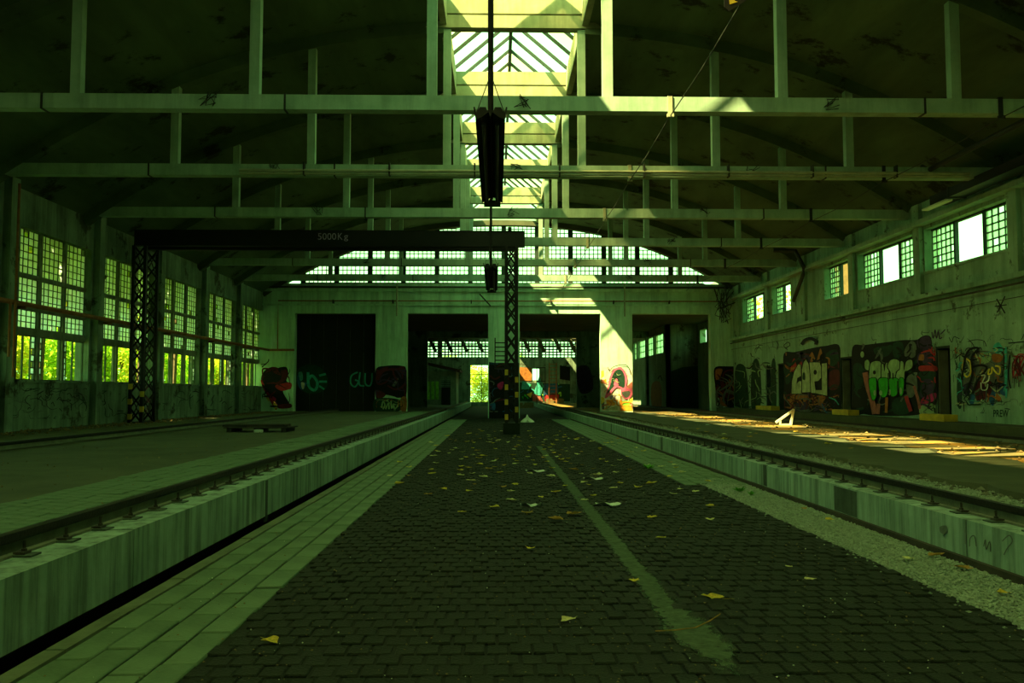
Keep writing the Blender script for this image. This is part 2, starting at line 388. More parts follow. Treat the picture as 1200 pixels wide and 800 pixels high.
def rail(x, zb, y0, y1, label, side, clips=True, step=.55):
    e = empty('rail', (x, y0, zb), label, 'rail')
    prof_head = [(-.02, .085), (.02, .085), (.037, .105), (.037, .15), (-.037, .15), (-.037, .105)]
    MB().box(x - .065, x + .065, y0, y1, zb, zb + .018).build('rail_foot', 'rail_web', e)
    MB().box(x - .011, x + .011, y0, y1, zb + .018, zb + .115).build('rail_web', 'rail_web', e)
    mb = MB()
    V = [(x + a, y0, zb + b) for a, b in prof_head] + [(x + a, y1, zb + b) for a, b in prof_head]
    mb.add(V, [tuple(range(6)), tuple(range(11, 5, -1))] + [(i, 6 + i, 6 + (i + 1) % 6, (i + 1) % 6) for i in range(6)]); mb.build('rail_head', 'rail_rust', e)
    if clips:
        m1 = MB(); s = side
        m1.box(-.03, .13, -.07, .07, 0, .012); m1.box(.0, .075, -.045, .045, .012, .03)
        m1.tube([(.05, 0, .02), (.05, 0, .10)], .011, 6); m1.tube([(.05, 0, .03), (.05, 0, .048)], .02, 6)
        m1.v = [(a * s + .05 * s, b, c) for a, b, c in m1.v]
        me = m1.mesh('rail_clip'); me.materials.append(MATS['clip']); me.materials.append(MATS['kerb_patch'])
        for p_ in list(me.polygons)[:6]: p_.material_index = 1
        n = 0; y = max(y0, 4.5) + .2
        while y < y1 - .3 and n < 90:
            o = link_mesh('rail_clip', me, None, e, (x, y, zb)); o.rotation_euler.z = R.uniform(-.08, .08); n += 1; y += step
    return e
rail(-3.24, ZPL, -11, 98, 'dark steel rail bolted to the left kerb beside the paved edge', 1)
rail(4.46, ZPR, -11, 98, 'dark steel rail bolted to the right kerb beside the gravel', -1)
rail(-9.35, ZPL, -11, 98, 'dark rail on the left asphalt near the tall windows', 1, False)
rail(11.6, ZPR, -11, 98, 'dark rail near the graffiti wall beyond the sunlit litter', -1, False)
MB().box(-3.4, -3.14, YF, 99, .1, ZPL).build('rail_bed', 'concrete_kerb', kerb_left)
MB().box(4.7, 5.5, YF, 60, .1, ZPR - .006).build('gravel_bed', 'gravel', pr)
pebbles('gravel', 'gravel', pr, 5000, lambda g, n: g.uniform(4.62, 5.6, n), lambda g, n: 7 + 28 * g.random(n) ** 1.5, ZPR + .002, .010, .028, 8)
# crumbling asphalt sheet on the right platform
n = 90; vs_, fs = [], []
for i in range(n + 1):
    yy = 4 + 44 * i / n; xa = 5.62 + R.uniform(-.16, .16); xb = 8.3 + R.uniform(-.4, .4)
    vs_ += [(xa, yy, ZPR - .03), (xa + .02, yy, ZPR + .055 + R.uniform(-.01, .015)), (xb, yy, ZPR + .035), (xb + .1, yy, ZPR - .03)]
for i in range(n):
    for j in range(3): fs.append((4 * i + j, 4 * i + 4 + j, 4 * i + 5 + j, 4 * i + 1 + j))
MB().add(vs_, fs).build('asphalt_sheet', 'asphalt', pr)
pebbles('rubble', 'rubble', pr, 650, lambda g, n: np.clip(g.normal(10.2, 1.6, n), 5.7, 12.8), lambda g, n: 9 + 38 * g.random(n), ZPR - .005, .015, .07, 9)
pebbles('rubble_edge', 'rail_web', pr, 700, lambda g, n: g.normal(5.6, .12, n), lambda g, n: 7 + 30 * g.random(n), ZPR + .01, .02, .06, 10)
pebbles('rubble', 'rubble', pl, 900, lambda g, n: g.normal(-12.9, .35, n), lambda g, n: 18 + 31 * g.random(n), ZPL, .015, .07, 12)
pebbles('grit', 'rubble', pl, 500, lambda g, n: g.uniform(-9, -3.5, n), lambda g, n: 8 + 38 * g.random(n) ** 1.3, ZPL + .01, .006, .02, 13)
# raised footway along the right wall
fw = MB().box(12.95, XR + .05, YF, YB, ZPR - .1, .64).build('footway', 'asphalt'); tag(fw, kind='structure', label='low concrete footway at the foot of the graffiti wall')

# ================================================================== LEFT WALL WITH ITS WINDOWS
WZ = [(1.87, 3.20), (3.42, 3.94), (4.08, 4.89), (5.02, 6.32)]
holes = []; bays = []
for a, b in zip(PIL_YL[:-1], PIL_YL[1:]):
    ya, yb = a + .5, b - .55
    if yb > YF + 3: holes.append((max(ya, YF + .3), yb, 1.87, 6.32)); bays.append((max(ya, YF + .3), yb))
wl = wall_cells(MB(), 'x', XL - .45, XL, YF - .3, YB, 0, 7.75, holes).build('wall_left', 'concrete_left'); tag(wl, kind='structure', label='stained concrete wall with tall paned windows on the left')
for y in PIL_YL:
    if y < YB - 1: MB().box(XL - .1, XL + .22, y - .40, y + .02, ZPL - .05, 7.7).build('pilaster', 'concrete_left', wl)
def sash(mb_bar, mb_pane, plane, xc, a0, a1, z0, z1, na, nz, miss=0.0, bt=.018, axis='x', clip=None):
    da, dz = (a1 - a0) / na, (z1 - z0) / nz
    def bx(mb, p0, p1, q0, q1, t):
        if axis == 'x': mb.box(xc - t, xc + t, p0, p1, q0, q1)
        else: mb.box(p0, p1, xc - t, xc + t, q0, q1)
    for i in range(na + 1): 
        zt = z1
        if clip: zt = min(z1, clip(a0 + da * i))
        if zt > z0: bx(mb_bar, a0 + da * i - bt, a0 + da * i + bt, z0, zt, .02)
    for j in range(nz + 1):
        q = z0 + dz * j
        if clip is None: bx(mb_bar, a0, a1, q - bt, q + bt, .02)
        else:
            for i in range(na):
                if min(clip(a0 + da * i), clip(a0 + da * (i + 1))) >= q: bx(mb_bar, a0 + da * i, a0 + da * (i + 1), q - bt, q + bt, .02)
    for i in range(na):
        for j in range(nz):
            if R.random() < miss: continue
            p0, p1, q0, q1 = a0 + da * i, a0 + da * (i + 1), z0 + dz * j, z0 + dz * (j + 1)
            if clip and min(clip(p0), clip(p1)) < q1: continue
            e = R.uniform(-.004, .004)
            if axis == 'x': mb_pane.add([(xc + e, p0, q0), (xc - e, p1, q0), (xc + e, p1, q1), (xc - e, p0, q1)], [(0, 1, 2, 3)])
            else: mb_pane.add([(p0, xc + e, q0), (p1, xc - e, q0), (p1, xc + e, q1), (p0, xc - e, q1)], [(0, 1, 2, 3)])
WN = 0
for bi, (ya, yb) in enumerate(bays):
    WN += 1
    we = empty('window_%d' % WN, (XL - .2, (ya + yb) / 2, 1.87), kind='structure', label='tall paned window in the left wall, lower panes broken out')
    L_ = yb - ya; mw = .14; cw = (L_ - 2 * mw) / 3
    fr = MB(); xc = XL - .22
    for k in (1, 2): fr.box(xc - .08, xc + .09, ya + k * cw + (k - 1) * mw, ya + k * (cw + mw), 1.87, 6.32)
    for (z0, z1), (z2, z3) in zip(WZ[:-1], WZ[1:]): fr.box(xc - .07, xc + .08, ya, yb, z1, z2)
    fr.build('window_frame', 'mullion', we)
    MB().box(XL - .45, XL + .06, ya - .05, yb + .05, 1.80, 1.875).build('window_sill', 'concrete_left', we)
    for k in range(3):
        s0 = ya + k * (cw + mw); s1 = s0 + cw
        for zi, (z0, z1) in enumerate(WZ):
            bars, pan = MB(), MB()
            if zi == 0:
                sash(bars, pan, 'x', xc, s0, s1, z0, z1, 2 if k != 1 else 1, 1, miss=1.0, bt=.03)
                if R.random() < .6:      # a strip of the old panes still standing at one side
                    q = s1 - .24 if R.random() < .5 else s0
                    sash(bars, pan, 'x', xc, q, q + .24, z0, z1, 1, 7, miss=.35)
            else:
                sash(bars, pan, 'x', xc, s0, s1, z0, z1, 5, (0, 3, 4, 6)[zi], miss=.02, bt=.012)
            o = bars.build('glazing_bars', 'frame_dark' if zi else 'frame_steel', we); o['kind'] = 'stuff'
            if pan.f: o = pan.build('glazing', 'glass_left', we); o['kind'] = 'stuff'

# ================================================================== RIGHT WALL
XW = XR + .28
rdoors = [(on_x(1113, 405, XR).y, on_x(1095, 405, XR).y, 2.97), (on_x(998, 418, XR).y, on_x(984, 418, XR).y, 2.94), (on_x(920, 425, XR).y, on_x(911, 425, XR).y, 2.95),
          (on_x(903, 428, XR).y, on_x(897, 428, XR).y, 2.9), (on_x(888, 430, XR).y, on_x(882, 430, XR).y, 2.9)]
RZ0, RZ1 = on_x(1137, 306.7, XW).z, on_x(1137, 252.5, XW).z
def wsplit(a, b, cuts): 
    c = [a] + [a + (b - a) * t for t in cuts] + [b]; return tuple((p + .04, q - .04) for p, q in zip(c[:-1], c[1:]))
rwin = [wsplit(22.8, 27.5, (.35, .69)), wsplit(28.0, 32.67, (.36, .69)), wsplit(33.25, 36.06, (.58,)), wsplit(40.18, 43.0, (.6,)), wsplit(43.75, 48.2, (.3, .66)),
        wsplit(17.9, 22.1, (.31, .67)), wsplit(12.6, 16.8, (.31, .67)), wsplit(7.3, 11.5, (.31, .67))]
holes = [(a, b, .64, zt) for a, b, zt in rdoors] + [(w_[0][0], w_[-1][1], RZ0, RZ1) for w_ in rwin]
wr = wall_cells(MB(), 'x', XR, XR + .5, YF - .3, YB, 0, 7.75, holes).build('wall_right', 'concrete_wall'); tag(wr, kind='structure', label='stained concrete wall covered in graffiti on the right')
for y in PIL_YR:
    if y < YB - 1: MB().box(XR - .14, XR + .2, y - .22, y + .22, 4.6, 7.7).build('pilaster', 'concrete_wall', wr)
MB().box(XR - .20, XR + .02, YF, YB, 4.56, 4.70).build('ledge', 'concrete_wall', wr)
MB().box(XR - .34, XR + .02, YF, YB, 6.95, 7.10).build('eaves_board', 'concrete_tie', wr)
mb = MB(); mb.tube([(XR - .16, YF, 4.40), (XR - .16, YB, 4.40)], .03, 6); mb.tube([(XR - .1, YF, 4.05), (XR - .1, YB, 4.05)], .012, 5); mb.build('conduit', 'pipe_dark', wr)
for i, ws in enumerate(rwin):
    WN += 1
    y0, y1 = ws[0][0], ws[-1][1]
    we = empty('window_%d' % WN, (XW, (y0 + y1) / 2, RZ0), kind='structure', label='wide high window in the right wall with one open bay')
    fr = MB()
    for a, b in zip(ws[:-1], ws[1:]): fr.box(XW - .06, XW + .06, a[1] - .01, b[0] + .01, RZ0, RZ1)
    fr.box(XW - .05, XW + .05, y0, y1, RZ1 - .05, RZ1); fr.box(XW - .05, XW + .05, y0, y1, RZ0, RZ0 + .05)
    fr.build('window_frame', 'frame_dark', we)
    MB().box(XR - .04, XR + .5, y0 - .06, y1 + .06, RZ0 - .08, RZ0 + .002).build('window_sill', 'concrete_wall', we)
    opn = {3: 1, 2: 0}[len(ws)]
    for k, (a, b) in enumerate(ws):
        if k == opn: continue
        bars, pan = MB(), MB()
        sash(bars, pan, 'x', XW, a, b, RZ0 + .04, RZ1 - .04, 5 if b - a > 1.1 else 4, 6, miss=.13, bt=.02)
        o = bars.build('glazing_bars', 'frame_steel', we); o['kind'] = 'stuff'
        o = pan.build('glazing', 'glass_right', we); o['kind'] = 'stuff'
for i, (a, b, zt) in enumerate(rdoors):
    de = empty('door_%d' % (i + 1), (XR + .3, (a + b) / 2, .64), kind='structure', label='dark doorway in the graffiti wall')
    MB().box(XR + .40, XR + .46, a + .04, b - .04, .64, zt - .04).build('door_leaf', 'door_dark', de)  # near-black leaf stands in for the dark room behind
    fr = MB().box(XR + .05, XR + .46, a, a + .06, .64, zt).box(XR + .05, XR + .46, b - .06, b, .64, zt).box(XR + .05, XR + .46, a, b, zt - .06, zt)
    fr.build('door_frame', 'frame_dark', de)
    MB().tube([(XR + .36, a + .14, 1.65), (XR + .36, a + .26, 1.65)], .014, 6).build('door_handle', 'clip', de)
    if i < 2:
        MB().box(XR + .05, XR + .36, b - .15, b - .10, .66, zt - .12).build('open_leaf', 'door_leaf', de)
for i, (px0, px1, py0, py1) in enumerate(((1081, 1110, 487, 495.5), (978, 997, 483.5, 487.5), (888, 906, 480, 483))):
    a, b = on_x(px1, 485, 13.4).y, on_x(px0, 485, 13.4).y
    o = MB().box(13.3, 13.72, a, b, .64, .83).box(13.33, 13.75, a + .05, b - .05, .83, .845).build('door_step', 'paint_yellow', None, origin=(13.5, (a + b) / 2, .64))
    tag(o, ('yellow painted step below the nearest doorway on the right', 'yellow painted step below the second doorway, beside the block-letter mural', 'farthest yellow step, near the corner with the back wall')[i], 'step', 'yellow steps at the doorways')

# ================================================================== BACK WALL
OX = [(on_y(a, 400, YB).x, on_y(b, 400, YB).x) for a, b in ((345, 440), (477, 572), (609, 704), (741, 833))]
OZ = 6.17; WB = 7.93
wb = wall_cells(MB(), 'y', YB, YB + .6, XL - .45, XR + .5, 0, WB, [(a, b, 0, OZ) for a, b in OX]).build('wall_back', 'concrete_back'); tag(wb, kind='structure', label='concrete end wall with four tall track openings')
MB().box(XL, XR, YB - .14, YB, 7.45, 7.62).build('ledge', 'concrete_back', wb)
MB().box(XL, XR, YB - .10, YB, 6.62, 6.72).build('ledge', 'concrete_back', wb)
mb = MB()
for i in range(60): # gable filling between window strip and vault is glass; thin rib follows the vault
    xa = XL + (XR - XL) * i / 60; xb = XL + (XR - XL) * (i + 1) / 60
    mb.bar((xa, YB + .2, roof_z(xa) - .14), (xb, YB + .2, roof_z(xb) - .14), .5, .30)
mb.build('vault_rim', 'rib_dark', wb)
mull = [on_y(433 + 39.35 * k, 310, YB).x for k in range(-3, 12)]
mull[0] = max(mull[0], XL + .05)
for k, (a, b) in enumerate(zip(mull[:-1], mull[1:])):
    xm = (a + b) / 2
    top = min(roof_z(xm), 12.0) - .2
    if top < WB + .3: continue
    WN += 1
    we = empty('window_%d' % WN, (xm, YB + .3, WB), kind='structure', label='bright small-paned panel of the clerestory over the track openings')
    zt = min(roof_z(a), roof_z(b)) - .2
    cl = lambda x: roof_z(x) - .26
    fr = MB().box(a - .14, a + .14, YB + .22, YB + .42, WB, max(WB + .05, roof_z(a) - .2)).box(a, b, YB + .24, YB + .40, WB, WB + .08)
    if min(cl(a), cl(b)) > 9.3: fr.box(a, b, YB + .25, YB + .38, 9.18, 9.30)
    fr.build('window_frame', 'frame_dark', we)
    bars, pan = MB(), MB()
    nz = max(1, int((top - WB) / .25))
    sash(bars, pan, 'y', YB + .32, a + .11, b - .11, WB + .08, WB + .08 + nz * .25, 7, nz, miss=.10, bt=.024, axis='y', clip=cl)
    if bars.f: o = bars.build('glazing_bars', 'frame_steel', we); o['kind'] = 'stuff'
    if pan.f: o = pan.build('glazing', 'glass_back', we); o['kind'] = 'stuff'
# wall behind the camera
wf = MB().box(XL - .45, XR + .5, YF - .3, YF, 0, 12.4).build('wall_front', 'concrete_wall'); tag(wf, kind='structure')

# ================================================================== VAULTED ROOF AND SKYLIGHT
ce = empty('ceiling', (CX, 0, 11), kind='structure', label='dark stained concrete barrel vault')
for s in (-1, 1):
    xs = np.linspace(CX + s * LAN, XL - .45 if s < 0 else XR + .5, 26); n = len(xs); vs_, fs = [], []
    for yy in (YF - .3, YB + .6):
        vs_ += [(x, yy, roof_z(x)) for x in xs] + [(x, yy, roof_z(x) + .16) for x in xs]
    for i in range(n - 1):
        fs += [(i, i + 1, 2 * n + i + 1, 2 * n + i), (n + i, 2 * n + n + i, 2 * n + n + i + 1, n + i + 1)]
    fs += [(0, 2 * n, 3 * n, n), (n - 1, 2 * n - 1, 4 * n - 1, 3 * n - 1)]
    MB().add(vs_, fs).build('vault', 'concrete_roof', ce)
la = empty('skylight', (CX, 20, 11.6), kind='structure', label='gabled glass skylight running along the top of the vault')
ZE, ZRG = 12.35, 14.1
for s in (-1, 1):
    x = CX + s * LAN; MB().box(x - .09, x + .09, YF - .3, YB + .6, roof_z(x) - .1, ZE).build('curb', 'concrete_lantern', la)
MB().box(CX - .06, CX + .06, YF, YB + .6, ZRG - .14, ZRG + .02).build('ridge_bar', 'frame_dark', la)
for s in (-1, 1):
    mb = MB(); x = CX + s * (LAN - .02); mb.box(x - .05, x + .05, YF, YB + .6, ZE, ZE + .1); mb.build('eaves_bar', 'frame_dark', la)
PIT = 1.22; ny = int((YB + .3 - YF) / PIT)
rme = {}; pme = {}
for s in (-1, 1):
    m1 = MB().bar((s * LAN, 0, ZE + .06), (0, 0, ZRG - .02), .07, .10); rme[s] = m1.mesh('rafter'); rme[s].materials.append(MATS['frame_dark'])
    m2 = MB().add([(s * (LAN + .05), .03, ZE + .12), (s * (LAN + .05), PIT - .03, ZE + .12), (s * .04, PIT - .03, ZRG + .03), (s * .04, .03, ZRG + .03)], [(0, 1, 2, 3)])
    pme[s] = m2.mesh('pane'); pme[s].materials.append(MATS['glass_sunny'])
    half = MB().add([(s * (LAN + .05), .03, ZE + .12), (s * (LAN + .05), PIT - .03, ZE + .12), (s * 1.0, PIT * .8, ZE + 1.0), (s * 1.15, PIT * .3, ZE + .75), (s * 1.3, .03, ZE + .7)], [(0, 1, 2, 3, 4)])
    hm = half.mesh('pane'); hm.materials.append(MATS['glass_lantern']); pme[s * 2] = hm
for i in range(ny + 1):
    y = YF + i * PIT
    for s in (-1, 1):
        link_mesh('rafter', rme[s], None, la, (CX, y, 0))
        q = R.random()
        if i < ny:
            if y < 8: q = 0.0                       # near end kept fully glazed to darken the foreground
            elif 14.8 < y < 16.6 or (y > 43.5 and s < 0): q = .9   # panes left out so sun reaches a hanger and the end wall
            elif y > 43.5: q = .1  # right slope glazed to keep sun off the upper pillar
            elif any(abs(y + PIT / 2 - (ty - 2.3)) < .95 for ty in TY[:5]): q = 0.1  # glazed to keep sun off the tie beams
            elif i % 5 and y > 9: q = .9  # left open for the sun strip on the right platform
            if q < (.58 if s < 0 else .6): link_mesh('pane', pme[s], None, la, (CX, y, 0))
            elif q < .75: link_mesh('pane', pme[2 * s], None, la, (CX, y, 0))
# end gables of the skylight
for y in (YF - .2, YB + .5):
    MB().add([(CX - LAN, y, 11.4), (CX + LAN, y, 11.4), (CX + LAN, y, ZE), (CX, y, ZRG), (CX - LAN, y, ZE)], [(0, 1, 2, 3, 4)]).build('gable_pane', 'glass_lantern', la)

# ---- trusses
TIE0, TIE1 = 7.37, 7.68
ordw = ['nearest', 'second', 'third', 'fourth', 'fifth', 'sixth', 'farthest']
for i, y in enumerate(TY_ALL):
    t = empty('roof_truss', (CX, y, TIE0), ['pale concrete roof truss crossing the top edge of the picture, nearest of all', 'pale concrete truss behind the near end of the big hanging lamp', 'pale concrete truss carrying a long pipe on its beam', 'pale concrete truss just in front of the crane beam', 'pale concrete truss directly behind the crane beam', 'pale concrete truss second from the end wall', 'pale concrete truss right in front of the end wall windows'][i], 'roof truss', 'concrete roof trusses')
    MB().box(XL + .02, XR - .02, y - .14, y + .14, TIE0, TIE1).build('tie_beam', 'concrete_tie', t)
    for k in (-2.5, -1.5, -.5, .5, 1.5, 2.5):
        x = CX + k * 3.69
        MB().box(x - .105, x + .105, y - .1, y + .1, TIE1 - .01, roof_z(x) - .2).build('hanger', 'concrete_tie' if abs(k) < 2 else 'concrete_tie', t)
    for s in (-1, 1):
        mb = MB(); xs = np.linspace(CX + s * LAN, XL if s < 0 else XR, 18)
        for a, b in zip(xs[:-1], xs[1:]): mb.bar((a, y, roof_z(a) - .16), (b, y, roof_z(b) - .16), .30, .34)
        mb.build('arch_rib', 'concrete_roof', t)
    mb = MB(); r0, r1, r2 = 11.50, 11.85, .5
    mb.add([(CX - LAN - r2, y - .16, r0), (CX + LAN + r2, y - .16, r0), (CX + LAN, y - .16, r1), (CX - LAN, y - .16, r1), (CX - LAN - r2, y + .16, r0), (CX + LAN + r2, y + .16, r0), (CX + LAN, y + .16, r1), (CX - LAN, y + .16, r1)],
           [(0, 1, 2, 3), (7, 6, 5, 4), (0, 4, 5, 1), (1, 5, 6, 2), (2, 6, 7, 3), (3, 7, 4, 0)]); mb.build('crown_beam', 'concrete_lantern', t)
    MB().box(CX - LAN + .09, CX + LAN - .09, y - .12, y + .12, 11.92, 12.36).build('skylight_beam', 'concrete_lantern', t)
    # clips and wire knots hanging on the tie beam
    for x in (-6.0, .55, 7.0):
        mb = MB(); c0 = Vector((x, y - .17, TIE0 + .16)); pts = [c0 + Vector((R.uniform(-.2, .2), R.uniform(-.03, .02), R.uniform(-.14, .2))) for _ in range(14)]
        mb.tube(pts, .009, 4); mb.build('wire_knot', 'steel_dark', t)
    for x in (-9.4, -4.4, 9.0):
        MB().box(x - .02, x + .02, y - .16, y + .16, TIE0 - .02, TIE1 + .02).build('strap', 'steel_dark', t)

# ================================================================== GANTRY CRANE
GY = 31.0; GZ0, GZ1 = on_y(400, 288, GY).z, on_y(400, 269.5, GY).z
gx0, gx1 = on_y(157, 280, GY).x, on_y(615, 280, GY).x
gc = empty('gantry_crane', (-6, GY + .6, ZPL), 'black steel gantry crane with lattice legs and a 5000 kg beam', 'crane')
mb = MB().box(gx0, gx1, GY + .13, GY + .17, GZ0, GZ1).box(gx0, gx1, GY, GY + .3, GZ0, GZ0 + .03).box(gx0, gx1, GY, GY + .3, GZ1 - .03, GZ1)
mb.box(gx0, gx1, GY + .02, GY + .05, GZ0, GZ1)
beam = mb.build('main_beam', 'steel_black', gc)
mb = MB().box(gx0, gx1 - .3, GY + .95, GY + 1.2, GZ0, GZ1 - .02).build('rear_beam', 'steel_black', gc)
MB().box(gx1 - .02, gx1, GY - .03, GY + .33, GZ0 - .02, GZ1 + .02).build('end_plate', 'steel_dark', gc)
MB().box(gx1 - .62, gx1 - .48, GY - .04, GY + .1, GZ1, GZ1 + .13).build('stop_block', 'steel_black', gc)
def lattice_leg(x0, x1, y0, y1, z0, z1, hz):
    e = MB()
    for x in (x0, x1):
        for y in (y0, y1): e.box(x - .055, x + .055, y - .055, y + .055, z0, z1)
    leg = e.build('lattice_leg', 'steel_black', gc)
    br = MB(); n = int((z1 - z0) / .52); dz = (z1 - z0) / n
    for k in range(n):
        a, b = z0 + k * dz, z0 + (k + 1) * dz
        for y in (y0, y1): br.bar((x0, y, a), (x1, y, b), .06, .03, (0, 1, 0)); br.bar((x1, y, a), (x0, y, b), .06, .03, (0, 1, 0))
        if k % 2 == 0:
            for x in (x0, x1): br.bar((x, y0, a), (x, y1, min(b + dz, z1)), .03); br.bar((x, y1, a), (x, y0, min(b + dz, z1)), .03)
    br.build('bracing', 'steel_black', leg)
    for k in range(hz):
        for x in (x0, x1):
            if (k + (x == x1)) % 2 == 0:
                za = z0 + .12 + k * .27
                MB().box(x - .06, x + .06, y0 - .06, y0 + .06, za, za + .2).build('hazard_stripe', 'paint_yellow', leg)
    return leg
rx0, rx1 = on_y(593.5, 400, GY).x, on_y(605.5, 400, GY).x
lattice_leg(rx0, rx1, GY + .05, GY + 1.15, .40, GZ0, 7)
MB().box(rx0 - .12, rx1 + .12, GY - .05, GY + 1.25, -.03, .40).build('footing', 'brick_dark', gc)
MB().box(-13.2, -12.78, GY + .05 - .05, GY + 1.25, ZPL - .02, ZPL + .03).build('foot_plate', 'steel_black', gc)
lattice_leg(-13.2, -12.78, GY + .05, GY + 1.15, ZPL, GZ0, 5)
mb = MB()
ga, gb = on_y(579.5, 398, GY).x, rx0
for k in range(6): mb.box(ga, gb, GY + .1, GY + .12, 2.5 + k * .16, 2.54 + k * .16)
mb.box(ga, ga + .04, GY + .08, GY + .14, 2.4, 3.5).box(ga, gb, GY + .05, GY + .7, 2.38, 2.42); mb.build('service_grating', 'steel_dark', gc)
def text_mesh(txt, fn, box, m, parent, name='lettering', offs=0.0, label=None):
    cu = bpy.data.curves.new('t', 'FONT'); cu.body = txt; cu.offset = offs; cu.resolution_u = 3
    ob = bpy.data.objects.new('t', cu); COL.objects.link(ob)
    dg = bpy.context.evaluated_depsgraph_get(); me0 = bpy.data.meshes.new_from_object(ob.evaluated_get(dg))
    vv = np.array([tuple(v.co) for v in me0.vertices]); mn, mx_ = vv.min(0), vv.max(0)
    x0, y0, x1, y1 = box
    P = [fn(x0 + (v[0] - mn[0]) / (mx_[0] - mn[0]) * (x1 - x0), y1 - (v[1] - mn[1]) / (mx_[1] - mn[1]) * (y1 - y0)) for v in vv]
    me = bpy.data.meshes.new(name); me.from_pydata([tuple(p) for p in P], [], [tuple(p.vertices) for p in me0.polygons]); me.update()
    bpy.data.objects.remove(ob); bpy.data.curves.remove(cu); bpy.data.meshes.remove(me0)
    o = link_mesh(name, me, m, parent)
    if label: o['label'] = label
    return o
for txt_, bx_ in (('5000', (372.5, 273, 394, 280.8)), ('K', (396, 273, 401.5, 280.8)), ('g', (403, 275.5, 408, 282.5))):
    text_mesh(txt_, lambda a, b: on_y(a, b, GY - .004), bx_, pm('lilac'), beam)

# ================================================================== HANGING LAMPS
def lamp(y0, y1, x, zc, wd, label):
    e = empty('hanging_lamp', (x, (y0 + y1) / 2, zc), label, 'lamp', 'twin tube lamps hung along the hall')
    h = wd / 2
    prof = [(-h, 0), (-h, .04), (-h * .72, .115), (-h * .3, .115), (-h * .22, .085), (h * .22, .085), (h * .3, .115), (h * .72, .115), (h, .04), (h, 0), (h * .62, .02), (h * .12, .07), (0, .02), (-h * .12, .07), (-h * .62, .02)]
    n = len(prof); V = [(x + a, y0, zc + b) for a, b in prof] + [(x + a, y1, zc + b) for a, b in prof]
    MB().add(V, [tuple(range(n)), tuple(range(2 * n - 1, n - 1, -1))] + [(i, n + i, n + (i + 1) % n, (i + 1) % n) for i in range(n)]).build('housing', 'steel_black', e)
    for s in (-1, 1): MB().tube([(x + s * h * .45, y0 + .12, zc - .01), (x + s * h * .45, y1 - .12, zc - .01)], .019, 8).build('tube', 'steel_dark', e)
    MB().box(x - h * .8, x + h * .8, y1 - .02, y1 + .05, zc - .045, zc + .03).build('end_cap', 'pipe_dark', e)
    for s in (-1, 1):
        MB().bar((x + s * h * .9, y0 + .05, zc - .01), (x + s * h * 1.1, y0 + .05, zc + .13), .015).build('side_hook', 'steel_black', e)
    ym = y0 + .35
    MB().tube([(x, ym, zc + .12), (x, ym, roof_z(CX + LAN) + .1)], .027, 8).build('hanging_rod', 'steel_black', e)
    ym2 = y1 - .35
    MB().tube([(x, ym2, zc + .12), (x, ym2, roof_z(CX + LAN) + .1)], .006, 6).build('hanging_cable', 'steel_black', e)
    MB().bar((x - 2.1, ym, 11.62), (x + 2.7, ym, 11.62), .06).build('carrier_bar', 'steel_black', e)
    for s in (-1, 1): MB().tube([(x, ym, zc + .55), (x + s * h * .95, y0 + .06, zc + .08)], .005, 5).build('stay_wire', 'steel_black', e)
    return e
lamp(7.6, 11.0, -.06, EYE + 2.47, .27, 'long black twin tube lamp hanging large at the top centre')
lamp(17.0, 20.6, -.12, EYE + 2.47, .27, 'smaller far lamp hanging beneath the crane beam')

# ================================================================== WIRES AND PIPES
for x, lab, m in ((3.62, 'overhead wire held by clips coloured as lit, right of the skylight', 'pipe_light'), (10.6, 'dark overhead wire on brackets toward the right wall', 'steel_dark')):  # first wire's brackets coloured pale to imitate light on them
    e = empty('overhead_wire', (x, 30, TIE0 - .1), lab, 'wire')
    MB().tube([(x, 6, TIE0 - .16)] + [(x, y + o_, TIE0 - (.10 if o_ == 0 else .16)) for y in TY_ALL for o_ in (0, 2.6)], .012, 5).build('wire', 'steel_dark', e)
    for y in TY_ALL:
        MB().box(x - .045, x + .045, y - .17, y - .14, TIE0 - .10, TIE1 + .03).box(x - .07, x + .07, y - .2, y - .14, TIE0 - .13, TIE0 - .06).box(x - .045, x + .045, y - .17, y + .17, TIE1 + .002, TIE1 + .03).build('bracket', m, e)
ty2 = TY[1]
e = empty('tie_pipe', (3, ty2 - .22, TIE0), 'long thin pipe strapped along the second truss beam', 'pipe')
MB().tube([(on_y(284, 203, ty2).x, ty2 - .27, TIE0 + .1), (12.9, ty2 - .27, TIE0 + .1)], .045, 8).build('pipe', 'pipe_light', e)
MB().tube([(on_y(284, 203, ty2).x, ty2 - .25, TIE0 + .02), (12.9, ty2 - .25, TIE0 + .02)], .03, 8).build('lower_pipe', 'pipe_light', e)
for k in range(8):
    x = -5.2 + k * 2.3; MB().box(x - .02, x + .02, ty2 - .31, ty2 - .13, TIE0 - .02, TIE1 + .01).build('clamp', 'steel_dark', e)
